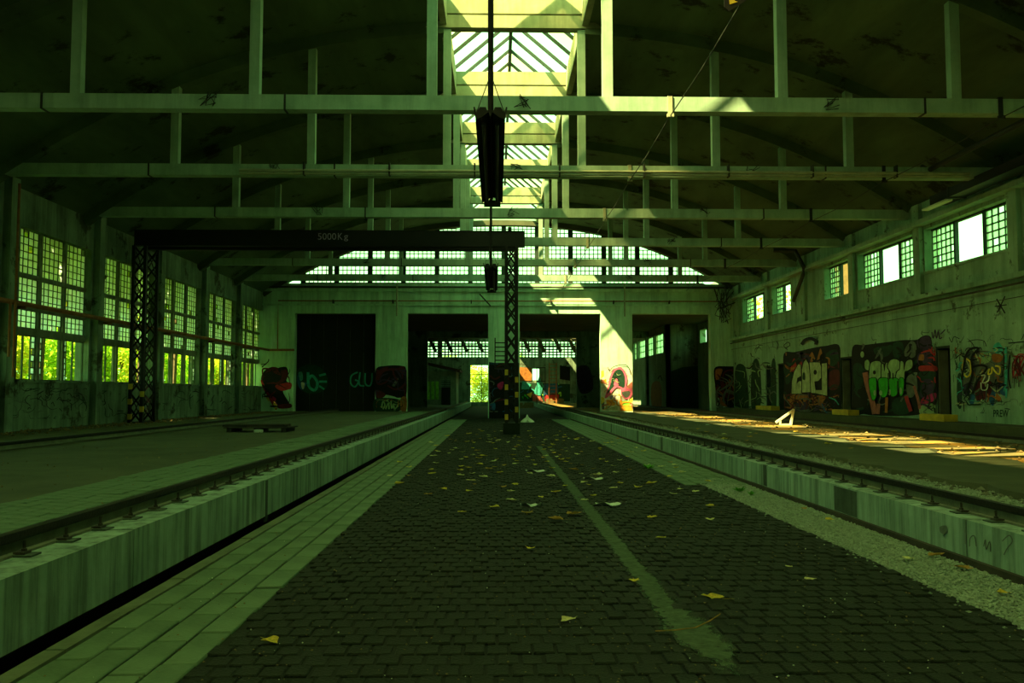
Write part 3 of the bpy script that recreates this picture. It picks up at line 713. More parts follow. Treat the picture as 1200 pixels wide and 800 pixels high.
# rust pipe along the left windows, turning onto the end wall
zp = on_x(150, 379, XL + .42).z
e = empty('wall_pipe', (XL + .42, 30, zp), 'rust orange pipe running across the tall left windows', 'pipe')
xe = on_y(345, 411, YB - .12).x
MB().tube([(XL + .42, YF + .1, zp), (XL + .42, YB - .16, zp), (xe, YB - .16, zp)], .07, 10).build('pipe', 'rust_pipe', e)
for y in PIL_YL[3:-1]: MB().box(XL + .2, XL + .5, y - .03, y + .03, zp - .14, zp - .06).build('bracket', 'rust_pipe', e)
for i, (px, py0, py1) in enumerate(((23, 215, 442), (12, 358, 418))):
    a = on_x(px, py0, XL + .5); b = on_x(px, py1, XL + .5)
    o = MB().tube([(XL + .5, a.y, min(a.z, 7.4) if i == 0 else zp), (XL + .5, a.y, b.z)], .035, 8).build('down_pipe', 'rust_pipe', None, origin=(XL + .5, a.y, b.z))
    tag(o, ('tall thin red down pipe in front of the nearest left window', 'short rust pipe below the long wall pipe at the left edge')[i], 'pipe')
e = empty('wall_pipe', (0, YB - .15, 7.2), 'thin pipes running across the end wall under the clerestory', 'pipe')
z1_, z2_ = on_y(600, 337, YB).z, on_y(600, 353, YB).z; xa = on_y(327, 352, YB).x
MB().tube([(XL + .3, YB - .2, z1_), (XR - .3, YB - .2, z1_)], .06, 8).build('upper_pipe', 'pipe_dark', e)
MB().tube([(xa, YB - .16, zp + .05), (xa, YB - .16, z2_), (XR - .6, YB - .16, z2_)], .035, 8).build('lower_pipe', 'rust_pipe', e)
for x in (-9.6, -6.1, -1.5, 3.2, 6.9, 10.2): MB().box(x - .03, x + .03, YB - .24, YB, z2_ - .15, z2_ + .05).build('bracket', 'steel_dark', e)
for i, (x, lab) in enumerate(((on_y(466, 350, YB).x, 'thin down pipe on the end wall above the left painted pillar'), (on_y(731, 350, YB).x, 'thin down pipe on the end wall above the sunlit pillar'))):
    o = MB().tube([(x, YB - .33, 7.95), (x, YB - .33, on_y(600, 371, YB).z)], .05, 8).build('down_pipe', 'pipe_light', None, origin=(x, YB - .33, 5.9)); tag(o, lab, 'pipe')
o = MB().bar((on_y(562, 345, YB).x, YB - .32, on_y(562, 345, YB).z), (on_y(575, 359, YB).x, YB - .25, on_y(575, 359, YB).z), .07).build('loose_bar', 'steel_dark', None, origin=tuple(on_y(575, 359, YB - .2)))
tag(o, 'short dark bar hanging askew on the end wall lintel', 'bar')
# ducts near the right eaves
o = MB().tube([(11.9, 8, 7.62), (11.9, ty2, 7.62), (11.9, ty2 + .3, 7.8)], .075, 8).build('roof_pipe', 'steel_dark', None, origin=(11.9, 16, 7.6)); tag(o, 'dark pipe under the vault running to the pipe truss on the right', 'pipe')
e = empty('cable_duct', (13.35, 18, 7.1), 'thick black duct along the right eaves above the nearest window', 'duct')
MB().box(13.1, 13.6, 6, 25.3, 7.16, 7.42).build('duct', 'steel_black', e)
for k in range(5): MB().box(13.08, 13.62, 7 + k * 4.3, 7.1 + k * 4.3, 7.13, 7.45).build('duct_band', 'steel_dark', e)
MB().box(13.0, 13.2, 24.2, 25.6, 7.05, 7.1).build('lamp_strip', 'paint_white', e)
P = [on_x(932, 294, XR - .6), on_x(942, 313, XR - .55), on_x(941, 322, XR - .5), on_x(930, 352, XR - .12)]
o = MB().tube([Vector((12.6, P[0].y + .5, P[0].z + .1))] + P, .09, 8).build('bent_pipe', 'pipe_dark', None, origin=tuple(P[3])); tag(o, 'bent grey drain pipe hanging from the vault on the right wall', 'pipe')
# wires tangle in the right far corner
mb = MB(); c0 = on_y(857, 360, YB - .8); c0.x = 13.2
for k in range(12):
    p = [c0 + Vector((R.uniform(-.5, .4), R.uniform(-1.2, .3), R.uniform(-1.0, 1.2))) for _ in range(4)]
    mb.tube(p, .02, 4)
mb.tube([c0, Vector((XR - .02, c0.y + .2, c0.z + .3))], .03, 5)
o = mb.build('cable_tangle', 'steel_dark', None, origin=tuple(c0)); tag(o, 'tangle of dark torn cables in the far right corner', 'cables')
# fragment hanging at the very top of the frame
p = on_y(853, 2, 11.9)
e = empty('hanging_sign', tuple(p), 'small black and yellow sign hanging at the top edge', 'sign')
V = [on_y(a, b, 11.9) for a, b in ((848, -24), (878, -24), (875, 0), (862, 8), (854, 13), (849, 8))]
MB().add([tuple(v) for v in V] + [tuple(v + Vector((0, .03, 0))) for v in V], [tuple(range(6)), tuple(range(11, 5, -1))] + [(i, 6 + i, 6 + (i + 1) % 6, (i + 1) % 6) for i in range(6)]).build('plate', 'steel_black', e)
V = [on_y(a, b, 11.89) for a, b in ((853, -14), (862, -14), (861, 1), (865, 2), (855, 5))]
MB().add([tuple(v) for v in V], [tuple(range(5))]).build('yellow_mark', 'paint_yellow', e)
MB().tube([V[0] + Vector((.1, .02, .1)), Vector((V[0].x + .1, 12.0, TIE0 + .05))], .012, 6).build('hanger_wire', 'steel_black', e)

# ================================================================== GRAFFITI
def smooth(pts, closed=True, n=5):
    P = [Vector((a, b, 0)) for a, b in pts]; out = []; m = len(P)
    rng = range(m if closed else m - 1)
    for i in rng:
        g = lambda k: P[k % m] if closed else P[max(0, min(m - 1, k))]
        p0, p1, p2, p3 = g(i - 1), g(i), g(i + 1), g(i + 2)
        for j in range(n):
            t = j / n
            q = .5 * ((2 * p1) + (p2 - p0) * t + (2 * p0 - 5 * p1 + 4 * p2 - p3) * t * t + (3 * p1 - p0 - 3 * p2 + p3) * t ** 3)
            out.append((q.x, q.y))
    if not closed: out.append(tuple(P[-1][:2]))
    return out
class Paint:
    """flat spray paint on a wall plane; px coordinates are turned into points of that wall"""
    def __init__(s, wall, fn, nrm, label, back=None, col='black', org=(0, 0, 1.0), sm=True):
        s.fn, s.n, s.k, s.o = fn, Vector(nrm), 1, org
        s.root = None; s.wall = wall; s.label = label
        if back: s.blob(back, col, 'graffiti', sm)
    def P(s, a, b): return s.fn(s.o[0] + a / s.o[2], s.o[1] + b / s.o[2]) + s.n * (.003 + .002 * s.k)
    def _put(s, V, Fs, col, name):
        o = MB().add([tuple(v) for v in V], Fs).build(name, pm(col), s.root or s.wall)
        if s.root is None: s.root = o; o['label'] = s.label
        s.k += 1; return o
    def blob(s, pts, col, name='paint_patch', sm=True):
        q = smooth(pts) if sm else pts
        return s._put([s.P(a, b) for a, b in q], [tuple(range(len(q)))], col, name)
    def stroke(s, pts, wd, col, name='paint_stroke'):
        q = smooth(pts, False, 4) if len(pts) > 2 else pts; V = []
        for i, (a, b) in enumerate(q):
            c, d = q[min(i + 1, len(q) - 1)], q[max(i - 1, 0)]; l = math.hypot(c[0] - d[0], c[1] - d[1]) or 1
            nx, ny = -(c[1] - d[1]) / l * wd / 2, (c[0] - d[0]) / l * wd / 2
            V += [s.P(a + nx, b + ny), s.P(a - nx, b - ny)]
        return s._put(V, [(2 * i, 2 * i + 1, 2 * i + 3, 2 * i + 2) for i in range(len(q) - 1)], col, name)
    def ell(s, cx, cy, rx, ry, col, name='paint_patch'):
        return s.blob([(cx + rx * math.cos(t), cy + ry * math.sin(t)) for t in np.linspace(0, 2 * math.pi, 14)[:-1]], col, name)
    def scribble(s, box, n, cols, w0, w1, ln=40, seed=0):
        # loose spray lines, one joined mesh for each colour
        r = random.Random(seed); x0, y0, x1, y1 = box
        for c in cols:
            V, Fs = [], []
            for _ in range(n):
                p = [(r.uniform(x0, x1), r.uniform(y0, y1))]; a = r.uniform(0, 6.28)
                for _k in range(r.randint(2, 4)):
                    a += r.uniform(-1.3, 1.3); p.append((min(x1, max(x0, p[-1][0] + math.cos(a) * ln * r.uniform(.4, 1))), min(y1, max(y0, p[-1][1] + math.sin(a) * ln * r.uniform(.4, 1)))))
                q = smooth(p, False, 4); wd = r.uniform(w0, w1); k0 = len(V)
                for i, (u, v) in enumerate(q):
                    e, d = q[min(i + 1, len(q) - 1)], q[max(i - 1, 0)]; l = math.hypot(e[0] - d[0], e[1] - d[1]) or 1
                    t = wd * (.4 + .6 * math.sin(math.pi * (i + .5) / len(q))) / 2; nx, ny = -(e[1] - d[1]) / l * t, (e[0] - d[0]) / l * t
                    V += [s.P(u + nx, v + ny), s.P(u - nx, v - ny)]
                Fs += [(k0 + 2 * i, k0 + 2 * i + 1, k0 + 2 * i + 3, k0 + 2 * i + 2) for i in range(len(q) - 1)]
            o = s._put(V, Fs, c, 'spray_lines'); o['kind'] = 'stuff'
    def outlined(s, pts, col, wd, oc='black', sm=True):
        q = smooth(pts) if sm else [(a, b) for a, b in pts]
        cx, cy = sum(p[0] for p in q) / len(q), sum(p[1] for p in q) / len(q)
        out = []
        for i, (a, b) in enumerate(q):
            e, d = q[(i + 1) % len(q)], q[i - 1]; l = math.hypot(e[0] - d[0], e[1] - d[1]) or 1
            nx, ny = (e[1] - d[1]) / l * wd, -(e[0] - d[0]) / l * wd
            area = sum(q[k - 1][0] * q[k][1] - q[k][0] * q[k - 1][1] for k in range(len(q)))
            sg = 1 if area > 0 else -1
            out.append((a + sg * nx, b + sg * ny))
        s.blob(out, oc, 'letter_outline', False); s.blob(q, col, 'letter', False)
fr_ = lambda a, b: on_x(a, b, XR)
fb_ = lambda a, b: on_y(a, b, YB)
NR, NB = (-1, 0, 0), (0, -1, 0)
# mural with pale block letters
g = Paint(wr, fr_, NR, 'graffiti mural with pale block letters over dark flames', [(130, 205), (220, 190), (330, 165), (400, 150), (470, 140), (580, 135), (590, 300), (590, 660), (480, 690), (330, 690), (190, 690), (135, 640), (132, 400)], 'black', (900, 385, 6.955))
for p, c in (([(190, 300), (215, 240), (240, 300), (300, 230), (290, 320), (200, 350)], 'red'), ([(330, 260), (360, 190), (395, 250), (430, 160), (440, 270)], 'flame'), ([(500, 360), (580, 340), (575, 480), (500, 490)], 'darkred'),
             ([(200, 540), (330, 540), (320, 580), (300, 610), (280, 570), (250, 620), (225, 570), (200, 620)], 'flame'), ([(360, 545), (470, 555), (450, 600), (420, 660), (405, 580), (380, 600)], 'flame'),
             ([(480, 200), (560, 170), (580, 260), (520, 310), (490, 260)], 'darkgreen'), ([(145, 330), (180, 310), (190, 420), (150, 450)], 'darkgreen'), ([(190, 520), (200, 530), (200, 640), (180, 610)], 'flame'), ([(230, 610), (320, 600), (330, 670), (230, 670)], 'purple')):
    g.blob(p, c)
g.scribble((140, 200, 580, 670), 9, ('flame', 'darkred', 'darkgreen', 'black', 'purple'), 6, 24, 50, 1)
g.scribble((140, 540, 580, 680), 10, ('flame', 'darkred', 'black', 'grey'), 3, 12, 70, 2)
for p in ([(200, 530), (203, 430), (222, 350), (255, 290), (275, 295), (276, 385), (246, 402), (240, 450), (262, 428), (281, 428), (281, 529)], [(286, 520), (286, 330), (300, 272), (318, 250), (338, 285), (346, 345), (351, 420), (356, 516)],
          [(348, 275), (430, 275), (448, 330), (445, 395), (420, 425), (387, 430), (392, 470), (400, 525), (361, 522), (357, 400)], [(449, 285), (490, 280), (493, 546), (400, 526), (402, 500), (450, 500)]):
    g.outlined(p, 'pale', 7, 'black', False)
g.blob([(292, 410), (294, 365), (304, 355), (312, 370), (312, 415)], 'darkgreen'); g.ell(396, 355, 14, 20, 'black')
g.stroke([(285, 130), (310, 95), (360, 80), (400, 100), (400, 130)], 26, 'black'); g.stroke([(170, 170), (140, 140), (175, 110), (190, 135), (150, 160)], 6, 'black'); g.stroke([(80, 100), (95, 130), (85, 170)], 6, 'black')
g.stroke([(450, 610), (480, 670), (500, 690)], 9, 'blue'); g.stroke([(510, 560), (560, 580), (590, 620)], 8, 'teal')
# mural with bubble letters
g = Paint(wr, fr_, NR, 'graffiti mural with pale green bubble letters and red stripes', [(62, 178), (160, 160), (380, 132), (460, 122), (560, 120), (600, 96), (640, 85), (675, 105), (688, 200), (718, 330), (722, 560), (700, 640), (600, 700), (440, 715), (230, 712), (150, 700), (62, 690), (58, 400)], 'black', (990, 380, 6.67))
for p, c in (([(70, 320), (130, 310), (150, 400), (130, 500), (80, 480)], 'darkgreen'), ([(380, 150), (450, 140), (460, 230), (390, 260)], 'darkgreen'), ([(230, 190), (300, 170), (380, 180), (330, 250), (250, 240)], 'darkgreen'), ([(470, 200), (520, 130), (560, 160), (550, 250), (480, 260)], 'grey'),
             ([(590, 120), (640, 92), (675, 120), (680, 300), (620, 310), (600, 220)], 'purple'), ([(575, 240), (620, 235), (620, 280), (575, 275)], 'flame'), ([(590, 325), (715, 325), (718, 366), (600, 366)], 'red'), ([(590, 372), (712, 370), (700, 432), (600, 440)], 'darkgreen'),
             ([(610, 440), (700, 440), (690, 540), (600, 570)], 'purple'), ([(620, 570), (715, 535), (712, 590), (640, 625), (600, 680), (580, 640)], 'magenta'), ([(380, 600), (480, 560), (520, 680), (400, 700)], 'darkgreen'), ([(600, 640), (700, 620), (700, 700), (600, 705)], 'paleg'), ([(490, 420), (560, 390), (570, 520), (500, 560)], 'grey')):
    g.blob(p, c)
g.scribble((80, 160, 570, 690), 10, ('darkgreen', 'grey', 'black', 'darkgreen', 'black'), 6, 26, 60, 3)
g.scribble((580, 120, 715, 690), 8, ('black', 'purple', 'red', 'darkgreen'), 4, 16, 50, 4)
g.stroke([(168, 375), (190, 480), (225, 600), (245, 700)], 42, 'salmon'); g.stroke([(275, 620), (270, 700)], 26, 'salmon'); g.stroke([(340, 570), (335, 690)], 22, 'flame'); g.stroke([(490, 560), (530, 680)], 30, 'red'); g.stroke([(555, 480), (590, 600), (600, 660)], 22, 'salmon')
L_ = [[(170, 290), (195, 278), (207, 310), (200, 355), (172, 345)], [(205, 420), (212, 320), (240, 290), (290, 292), (306, 340), (300, 400), (275, 425), (270, 450), (210, 450)], [(308, 440), (303, 330), (315, 310), (325, 370), (335, 310), (350, 310), (358, 440)],
      [(352, 330), (370, 285), (410, 272), (445, 295), (440, 360), (415, 370), (412, 440), (378, 440), (375, 375)], [(420, 440), (425, 375), (448, 350), (455, 290), (475, 300), (480, 360), (500, 290), (540, 280), (545, 330), (510, 360), (485, 370), (478, 440)]]
for p in L_: g.outlined(p, 'paleg', 8)
for p in ([(208, 430), (268, 430), (262, 560), (235, 590), (215, 520)], [(285, 430), (360, 430), (350, 540), (320, 570), (295, 540)], [(365, 430), (436, 430), (430, 540), (385, 560), (368, 500)], [(445, 430), (482, 430), (475, 540), (452, 550)]): g.outlined(p, 'green', 5)
g.ell(252, 375, 12, 16, 'black'); g.ell(255, 535, 10, 22, 'paleg'); g.ell(302, 535, 12, 20, 'paleg'); g.ell(372, 530, 9, 24, 'paleg'); g.ell(460, 520, 9, 28, 'paleg'); g.ell(158, 235, 14, 24, 'paleg')
for x0, y0, y1 in ((272, 430, 560), (363, 380, 540), (400, 380, 430), (438, 440, 550)): g.stroke([(x0, y0), (x0 + 2, y1)], 8, 'black')
for p in ([(710, 60), (720, 110), (735, 40), (745, 110), (760, 50)], [(765, 60), (770, 110), (790, 100)], [(780, 75), (815, 40)]): g.stroke(p, 9, 'purple')
# looping tag near the right edge
g = Paint(wr, fr_, NR, 'looping tag in black, yellow and blue paint near the right edge', [(160, 400), (200, 270), (300, 250), (390, 260), (470, 300), (490, 440), (480, 560), (390, 560), (300, 600), (200, 560)], 'grey', (1100, 370, 6.15))
for p, c in (([(180, 500), (240, 480), (250, 570), (190, 570)], 'purple'), ([(220, 570), (260, 560), (255, 630), (225, 630)], 'blue'), ([(360, 560), (410, 530), (400, 640), (375, 630)], 'blue'), ([(440, 500), (495, 480), (490, 570), (450, 560)], 'blue'), ([(270, 480), (380, 470), (380, 560), (300, 620), (275, 600)], 'darkred'),
             ([(390, 280), (450, 280), (450, 330), (400, 330)], 'flame'), ([(300, 270), (380, 270), (370, 330), (310, 340)], 'paleg'), ([(420, 560), (455, 590), (440, 620), (420, 600)], 'flame'), ([(140, 440), (170, 430), (170, 650), (140, 640)], 'darkgreen'), ([(400, 220), (440, 190), (470, 250), (420, 270)], 'teal'),
             ([(480, 260), (500, 260), (500, 560), (485, 560)], 'teal')): g.blob(p, c)
g.scribble((130, 230, 500, 640), 12, ('black', 'grey', 'purple', 'teal', 'flame', 'pale', 'darkgreen', 'black'), 3, 13, 45, 5)
g.scribble((60, 140, 520, 700), 10, ('black', 'darkgreen'), 2, 5, 40, 6)
g.stroke([(240, 330), (200, 310), (185, 390), (215, 440), (245, 400), (240, 330)], 12, 'yellow'); g.stroke([(210, 320), (235, 380), (200, 420)], 7, 'pale')
g.stroke([(180, 460), (205, 300), (240, 240), (300, 235), (250, 300), (255, 430), (200, 560)], 16, 'black'); g.stroke([(250, 370), (320, 355), (360, 380), (290, 470), (260, 560)], 16, 'black')
g.stroke([(380, 380), (370, 420), (395, 410), (400, 370), (420, 400), (450, 420), (455, 370), (420, 360)], 11, 'yellow'); g.stroke([(320, 430), (350, 430), (330, 480), (370, 470), (380, 430)], 9, 'white'); g.stroke([(320, 480), (325, 530), (360, 530), (370, 490)], 8, 'white')
g.stroke([(225, 185), (280, 172), (340, 180), (360, 220)], 5, 'black'); g.stroke([(90, 155), (110, 190), (125, 150), (165, 165)], 5, 'black'); g.stroke([(150, 650), (190, 620), (200, 690)], 6, 'black')
text_mesh('PREW', lambda a, b: on_x(a, b, XR - .008), (1164, 480, 1182, 488.5), pm('darkgreen'), wr, 'graffiti', .02, 'small teal lettering low on the right wall')
g = Paint(wr, fr_, NR, 'red spray scrawl at the right edge of the wall')
for k in range(9): g.stroke([(1187 + R.uniform(0, 16), 415 + R.uniform(0, 30)) for _ in range(4)], R.uniform(1, 2.6), 'darkred' if k % 3 else 'red')
for k in range(5): g.stroke([(1187 + k * 2.6, 440), (1187 + k * 2.6 + R.uniform(-1, 1), 440 + R.uniform(5, 22))], 1.2, 'grey')
g.stroke([(1183, 402), (1204, 400)], 1.4, 'black'); g.stroke([(1185, 416), (1183, 440), (1186, 455)], 1.6, 'black')
g = Paint(wr, fr_, NR, 'black scribbled tag high on the right wall'); g.stroke([(1168, 350), (1178, 367)], 1.6, 'black'); g.stroke([(1178, 347), (1172, 360), (1169, 366)], 1.4, 'black'); g.stroke([(1166, 359), (1180, 357)], 1.2, 'black')
# small tags along the far right wall
g = Paint(wr, fr_, NR, 'dark painted figures between the far doorways', [(862, 432), (872, 428), (876, 445), (877, 480), (862, 480)], 'darkgreen'); g.blob([(881, 432), (886, 420), (891, 432), (892, 478), (881, 478)], 'darkgreen'); g.blob([(904, 428), (909, 424), (910, 476), (904, 477)], 'darkgreen'); g.scribble((862, 425, 912, 480), 14, ('black', 'paleg', 'grey', 'darkgreen'), .5, 1.8, 7, 13)
# pillar paintings on the end wall
g = Paint(wb, fb_, NB, 'pink outlined letter A over orange patches, on white painted as the sunlit pillar', [(95, 430), (120, 400), (340, 420), (342, 742), (92, 742)], 'white', (690, 370, 6.667), False)  # white backing imitates the sunlit pillar face around the letter
for p, c in (([(95, 430), (118, 425), (120, 470), (95, 490)], 'yellow'), ([(92, 510), (135, 490), (140, 525), (95, 530)], 'orange'), ([(95, 630), (122, 640), (122, 680), (95, 690)], 'yellow'), ([(135, 655), (225, 655), (225, 700), (140, 700)], 'orange'), ([(245, 700), (340, 690), (340, 740), (245, 740)], 'orange'), ([(262, 665), (318, 660), (320, 695), (265, 700)], 'lime'),
             ([(240, 655), (262, 665), (262, 700), (240, 700)], 'orange'), ([(320, 650), (342, 640), (342, 690), (320, 690)], 'yellow'), ([(130, 700), (225, 705), (225, 735), (130, 735)], 'pale'), ([(95, 560), (125, 560), (115, 625), (95, 620)], 'white'), ([(160, 625), (205, 620), (205, 650), (165, 650)], 'lilac'), ([(100, 690), (122, 670), (120, 730), (102, 730)], 'grey'), ([(255, 590), (340, 510), (342, 620), (280, 640)], 'salmon')): g.blob(p, c, 'paint_patch', False)
g.scribble((98, 500, 338, 735), 7, ('white', 'orange', 'salmon'), 4, 10, 40, 8)
A_ = [(125, 640), (150, 550), (165, 470), (200, 415), (245, 400), (280, 430), (298, 490), (295, 560), (335, 570), (330, 630), (290, 650), (255, 620), (245, 570), (215, 560), (185, 590), (160, 625)]
g.blob(A_, 'pink', 'letter'); g.blob([(140, 610), (165, 540), (178, 480), (205, 430), (243, 417), (270, 445), (283, 500), (275, 560), (240, 550), (205, 545), (170, 580)], 'darkgreen'); g.blob([(195, 540), (215, 485), (232, 540)], 'pink'); g.blob([(258, 595), (320, 590), (310, 630), (280, 635)], 'grey')
g.stroke([(150, 400), (160, 430), (190, 400), (240, 385), (300, 390), (330, 460)], 5, 'black')
g.scribble((175, 450, 270, 540), 3, ('black', 'paleg'), 3, 8, 30, 7)
g = Paint(wb, fb_, NB, 'dark red painting with pale letters below on the left pillar', [(885, 215), (960, 180), (1080, 180), (1112, 215), (1112, 400), (1060, 415), (960, 395), (890, 420)], 'black', (300, 400, 6.316))
for p, c in (([(890, 230), (960, 190), (1080, 190), (1095, 240), (1040, 215), (950, 225), (905, 290)], 'darkred'), ([(895, 410), (900, 360), (960, 390), (930, 420)], 'darkred'), ([(1000, 330), (1060, 270), (1100, 290), (1090, 400), (1030, 410)], 'black'), ([(1010, 320), (1045, 275), (1055, 285), (1020, 340)], 'grey'), ([(885, 425), (1060, 430), (1070, 512), (885, 515)], 'darkgreen'), ([(1070, 425), (1112, 410), (1112, 512), (1075, 512)], 'flame')): g.blob(p, c)
g.scribble((890, 190, 1108, 410), 9, ('black', 'darkred', 'purple'), 5, 16, 70, 10); g.scribble((890, 430, 1105, 510), 6, ('paleg', 'flame', 'black'), 3, 8, 40, 11)
for p in ([(930, 490), (940, 445), (955, 470), (940, 500)], [(960, 500), (980, 455), (985, 500)], [(1000, 440), (1005, 495), (1020, 460), (1025, 500), (1050, 475)], [(965, 440), (980, 430)]): g.stroke(p, 10, 'paleg', 'letter')
g = Paint(wb, fb_, NB, 'black and red heart-like painting at the left jamb', [(40, 260), (70, 210), (120, 188), (165, 195), (180, 190), (225, 190), (240, 240), (225, 290), (250, 310), (258, 350), (200, 370), (255, 480), (175, 485), (130, 440), (80, 380), (45, 330)], 'black', (300, 400, 6.316))
for p, c in (([(120, 190), (165, 198), (160, 240), (215, 205), (235, 240), (200, 300), (150, 310), (190, 260), (130, 230)], 'darkred'), ([(140, 330), (200, 310), (258, 305), (258, 345), (190, 365)], 'red'), ([(165, 470), (255, 460), (258, 490), (170, 495)], 'darkred'), ([(35, 290), (55, 350), (95, 420), (140, 500), (155, 490), (120, 420), (75, 350), (48, 290)], 'red'), ([(60, 345), (75, 365), (70, 372), (55, 355)], 'pink'), ([(75, 400), (100, 435), (95, 442), (72, 410)], 'yellow'), ([(125, 405), (150, 425), (140, 440), (122, 420)], 'magenta'), ([(130, 445), (155, 470), (150, 495), (133, 490)], 'yellow')): g.blob(p, c)
g.scribble((50, 200, 250, 480), 9, ('black', 'darkred'), 4, 14, 60, 9); g.stroke([(45, 190), (90, 150), (95, 130)], 7, 'black'); g.stroke([(40, 170), (80, 165)], 5, 'black')
g = Paint(wb, fb_, NB, 'dark pillar base painted black with pink and blue marks', [(573, 424), (580, 425), (608, 425), (608, 490), (573, 490)], 'black', sm=False); g.blob([(583, 450), (590, 447), (588, 456), (584, 455)], 'magenta'); g.stroke([(574, 440), (580, 444), (586, 441)], 2, 'darkred'); g.stroke([(580, 470), (590, 468), (596, 471)], 2, 'darkred'); g.blob([(575, 473), (580, 472), (580, 480), (575, 479)], 'blue'); g.scribble((574, 426, 607, 482), 7, ('purple', 'darkred', 'grey', 'blue'), .5, 1.6, 7, 14)
g = Paint(wb, fb_, NB, 'dark red painting on the right jamb', [(660, 440), (740, 425), (860, 440), (880, 520), (885, 640), (860, 720), (720, 710), (690, 640), (665, 560)], 'black', (730, 360, 6.156)); g.blob([(720, 480), (800, 440), (860, 450), (870, 620), (800, 650), (730, 640)], 'darkred'); g.blob([(670, 450), (715, 445), (710, 480), (690, 520), (668, 510)], 'flame'); g.blob([(730, 480), (790, 470), (780, 600), (735, 600)], 'black'); g.blob([(690, 670), (740, 680), (720, 720), (690, 720)], 'grey'); g.scribble((675, 440, 880, 710), 10, ('black', 'darkred', 'flame', 'grey'), 5, 18, 70, 12)
# left parapet scribbles
fl_ = lambda a, b: on_x(a, b, XL)
g = Paint(wl, fl_, (1, 0, 0), 'black scribbles on the parapet under the left windows')
for k in range(14):
    px = R.uniform(28, 95); py = R.uniform(456, 480)
    g.stroke([(px, py), (px + R.uniform(1, 4), py + R.uniform(-4, 4)), (px + R.uniform(3, 8), py + R.uniform(-4, 4))], .8, 'black')
g.scribble((0, 455, 100, 490), 16, ('black', 'grey', 'darkgreen'), .4, 1.3, 8, 15)
g.scribble((112, 458, 150, 488), 8, ('black', 'darkgreen'), .4, 1.2, 7, 16); g.scribble((186, 458, 300, 480), 12, ('black', 'darkgreen', 'grey'), .4, 1.2, 7, 17)
g = Paint(wl, lambda a, b: on_x(a, b, XL - .19), (1, 0, 0), 'black tag sprayed on the panes of the second left window'); g.scribble((115, 308, 127, 348), 4, ('black',), .7, 1.3, 9, 18); g.scribble((115, 350, 133, 378), 4, ('black',), .7, 1.3, 9, 19)
g = Paint(wr, fr_, NR, 'small black tags scattered over the right wall'); g.scribble((1005, 385, 1090, 398), 3, ('black',), .5, 1, 5, 20); g.scribble((880, 395, 920, 420), 4, ('black', 'grey'), .5, 1, 6, 21); g.scribble((1118, 385, 1200, 480), 8, ('black', 'grey', 'darkgreen'), .4, 1, 7, 22)
# letters on the right kerb
fk_ = lambda a, b: on_x(a, b, KR0)
g = Paint(kerb_right, fk_, NR, 'dark chalky letters on the right kerb wall')
for p in ([(1131, 620), (1132, 637)], [(1137, 640), (1138, 630), (1143, 628), (1145, 640)], [(1154, 640), (1156, 632), (1157, 644), (1161, 634), (1162, 646)], [(1176, 634), (1184, 627), (1188, 634), (1182, 642), (1178, 650)]): g.stroke(p, 1.3, 'kerb_patch' if False else 'grey')
g.blob([(1103, 617), (1111, 616), (1110, 625), (1104, 624)], 'grey')

# ================================================================== CLOSED GATE IN THE FIRST OPENING
de = empty('door_6', ((OX[0][0] + OX[0][1]) / 2, YB + .7, ZPL), kind='structure', label='black closed gate with bright teal graffiti in the first opening')  # the teal graffiti is ordinary paint
a, b = OX[0]
for k in range(6):
    x0 = a + (b - a) * k / 6
    MB().box(x0 + .01, a + (b - a) * (k + 1) / 6 - .01, YB + .62, YB + .68, ZPL - .02, OZ + .1).build('gate_panel', 'door_dark', de)
MB().box(a, b, YB + .60, YB + .62, 3.9, 4.05).build('gate_rail', 'door_dark', de)
fg_ = lambda px, py: on_y(px, py, YB + .615)
g = Paint(de, fg_, NB, 'round blue and teal graffiti on the black gate', [(345, 445), (350, 432), (362, 427), (375, 430), (384, 442), (382, 455), (370, 461), (355, 458)], 'darkgreen')
g.stroke([(352, 436), (350, 445), (354, 455), (358, 448)], 4, 'blue'); g.stroke([(361, 436), (362, 452), (369, 457), (372, 448), (366, 440), (362, 444)], 3.2, 'teal'); g.stroke([(374, 440), (382, 438)], 2.5, 'teal'); g.stroke([(374, 447), (383, 447)], 2.5, 'teal'); g.stroke([(374, 452), (380, 456)], 2.2, 'teal')
g.blob([(350, 437), (354, 436), (355, 444), (352, 446)], 'cyan'); g.blob([(353, 448), (357, 449), (356, 455), (354, 455)], 'white')
g = Paint(de, fg_, NB, 'faint grey green letters on the black gate')
for p in ([(419, 436), (412, 440), (411, 449), (416, 453), (420, 447), (416, 445)], [(422, 436), (421, 450), (427, 452)], [(428, 437), (428, 449), (433, 452), (436, 446), (436, 437)]): g.stroke(p, 1.8, 'teal', 'letter')

# ================================================================== HALL BEHIND THE END WALL
Y2, Y3 = 66.0, 96.0
c2 = MB().box(XL, XR, YB + .6, Y2 + .5, 6.25, 6.5).build('ceiling_rear', 'rib_dark'); tag(c2, kind='structure', label='low dark ceiling behind the end wall')
w2 = wall_cells(MB(), 'y', Y2, Y2 + .5, XL, 11.8, 0, 8.6, [(-5.35, 6.2, 0, 5.75), (-11.9, -7.1, 0, 5.75), (8.1, 11.6, 0, 5.75)]).build('wall_rear_pillars', 'concrete_left'); tag(w2, kind='structure', label='second row of dark concrete pillars in the rear hall')
g = Paint(w2, lambda p, q: on_y(p, q, Y2), NB, 'faint dark graffiti on the rear pillar', [(676, 432), (690, 430), (695, 455), (680, 460)], 'purple')
holes = [(-13, -6.6, 5.45, 7.3), (-6.2, -.9, 5.45, 7.3), (-.4, 4.7, 5.45, 7.3), (5.1, 11, 5.45, 7.3), (on_y(551, 450, Y3).x, on_y(574.5, 450, Y3).x, ZPL, 4.6), (on_y(624, 450, Y3).x, on_y(632, 450, Y3).x, 2.9, 4.2)]
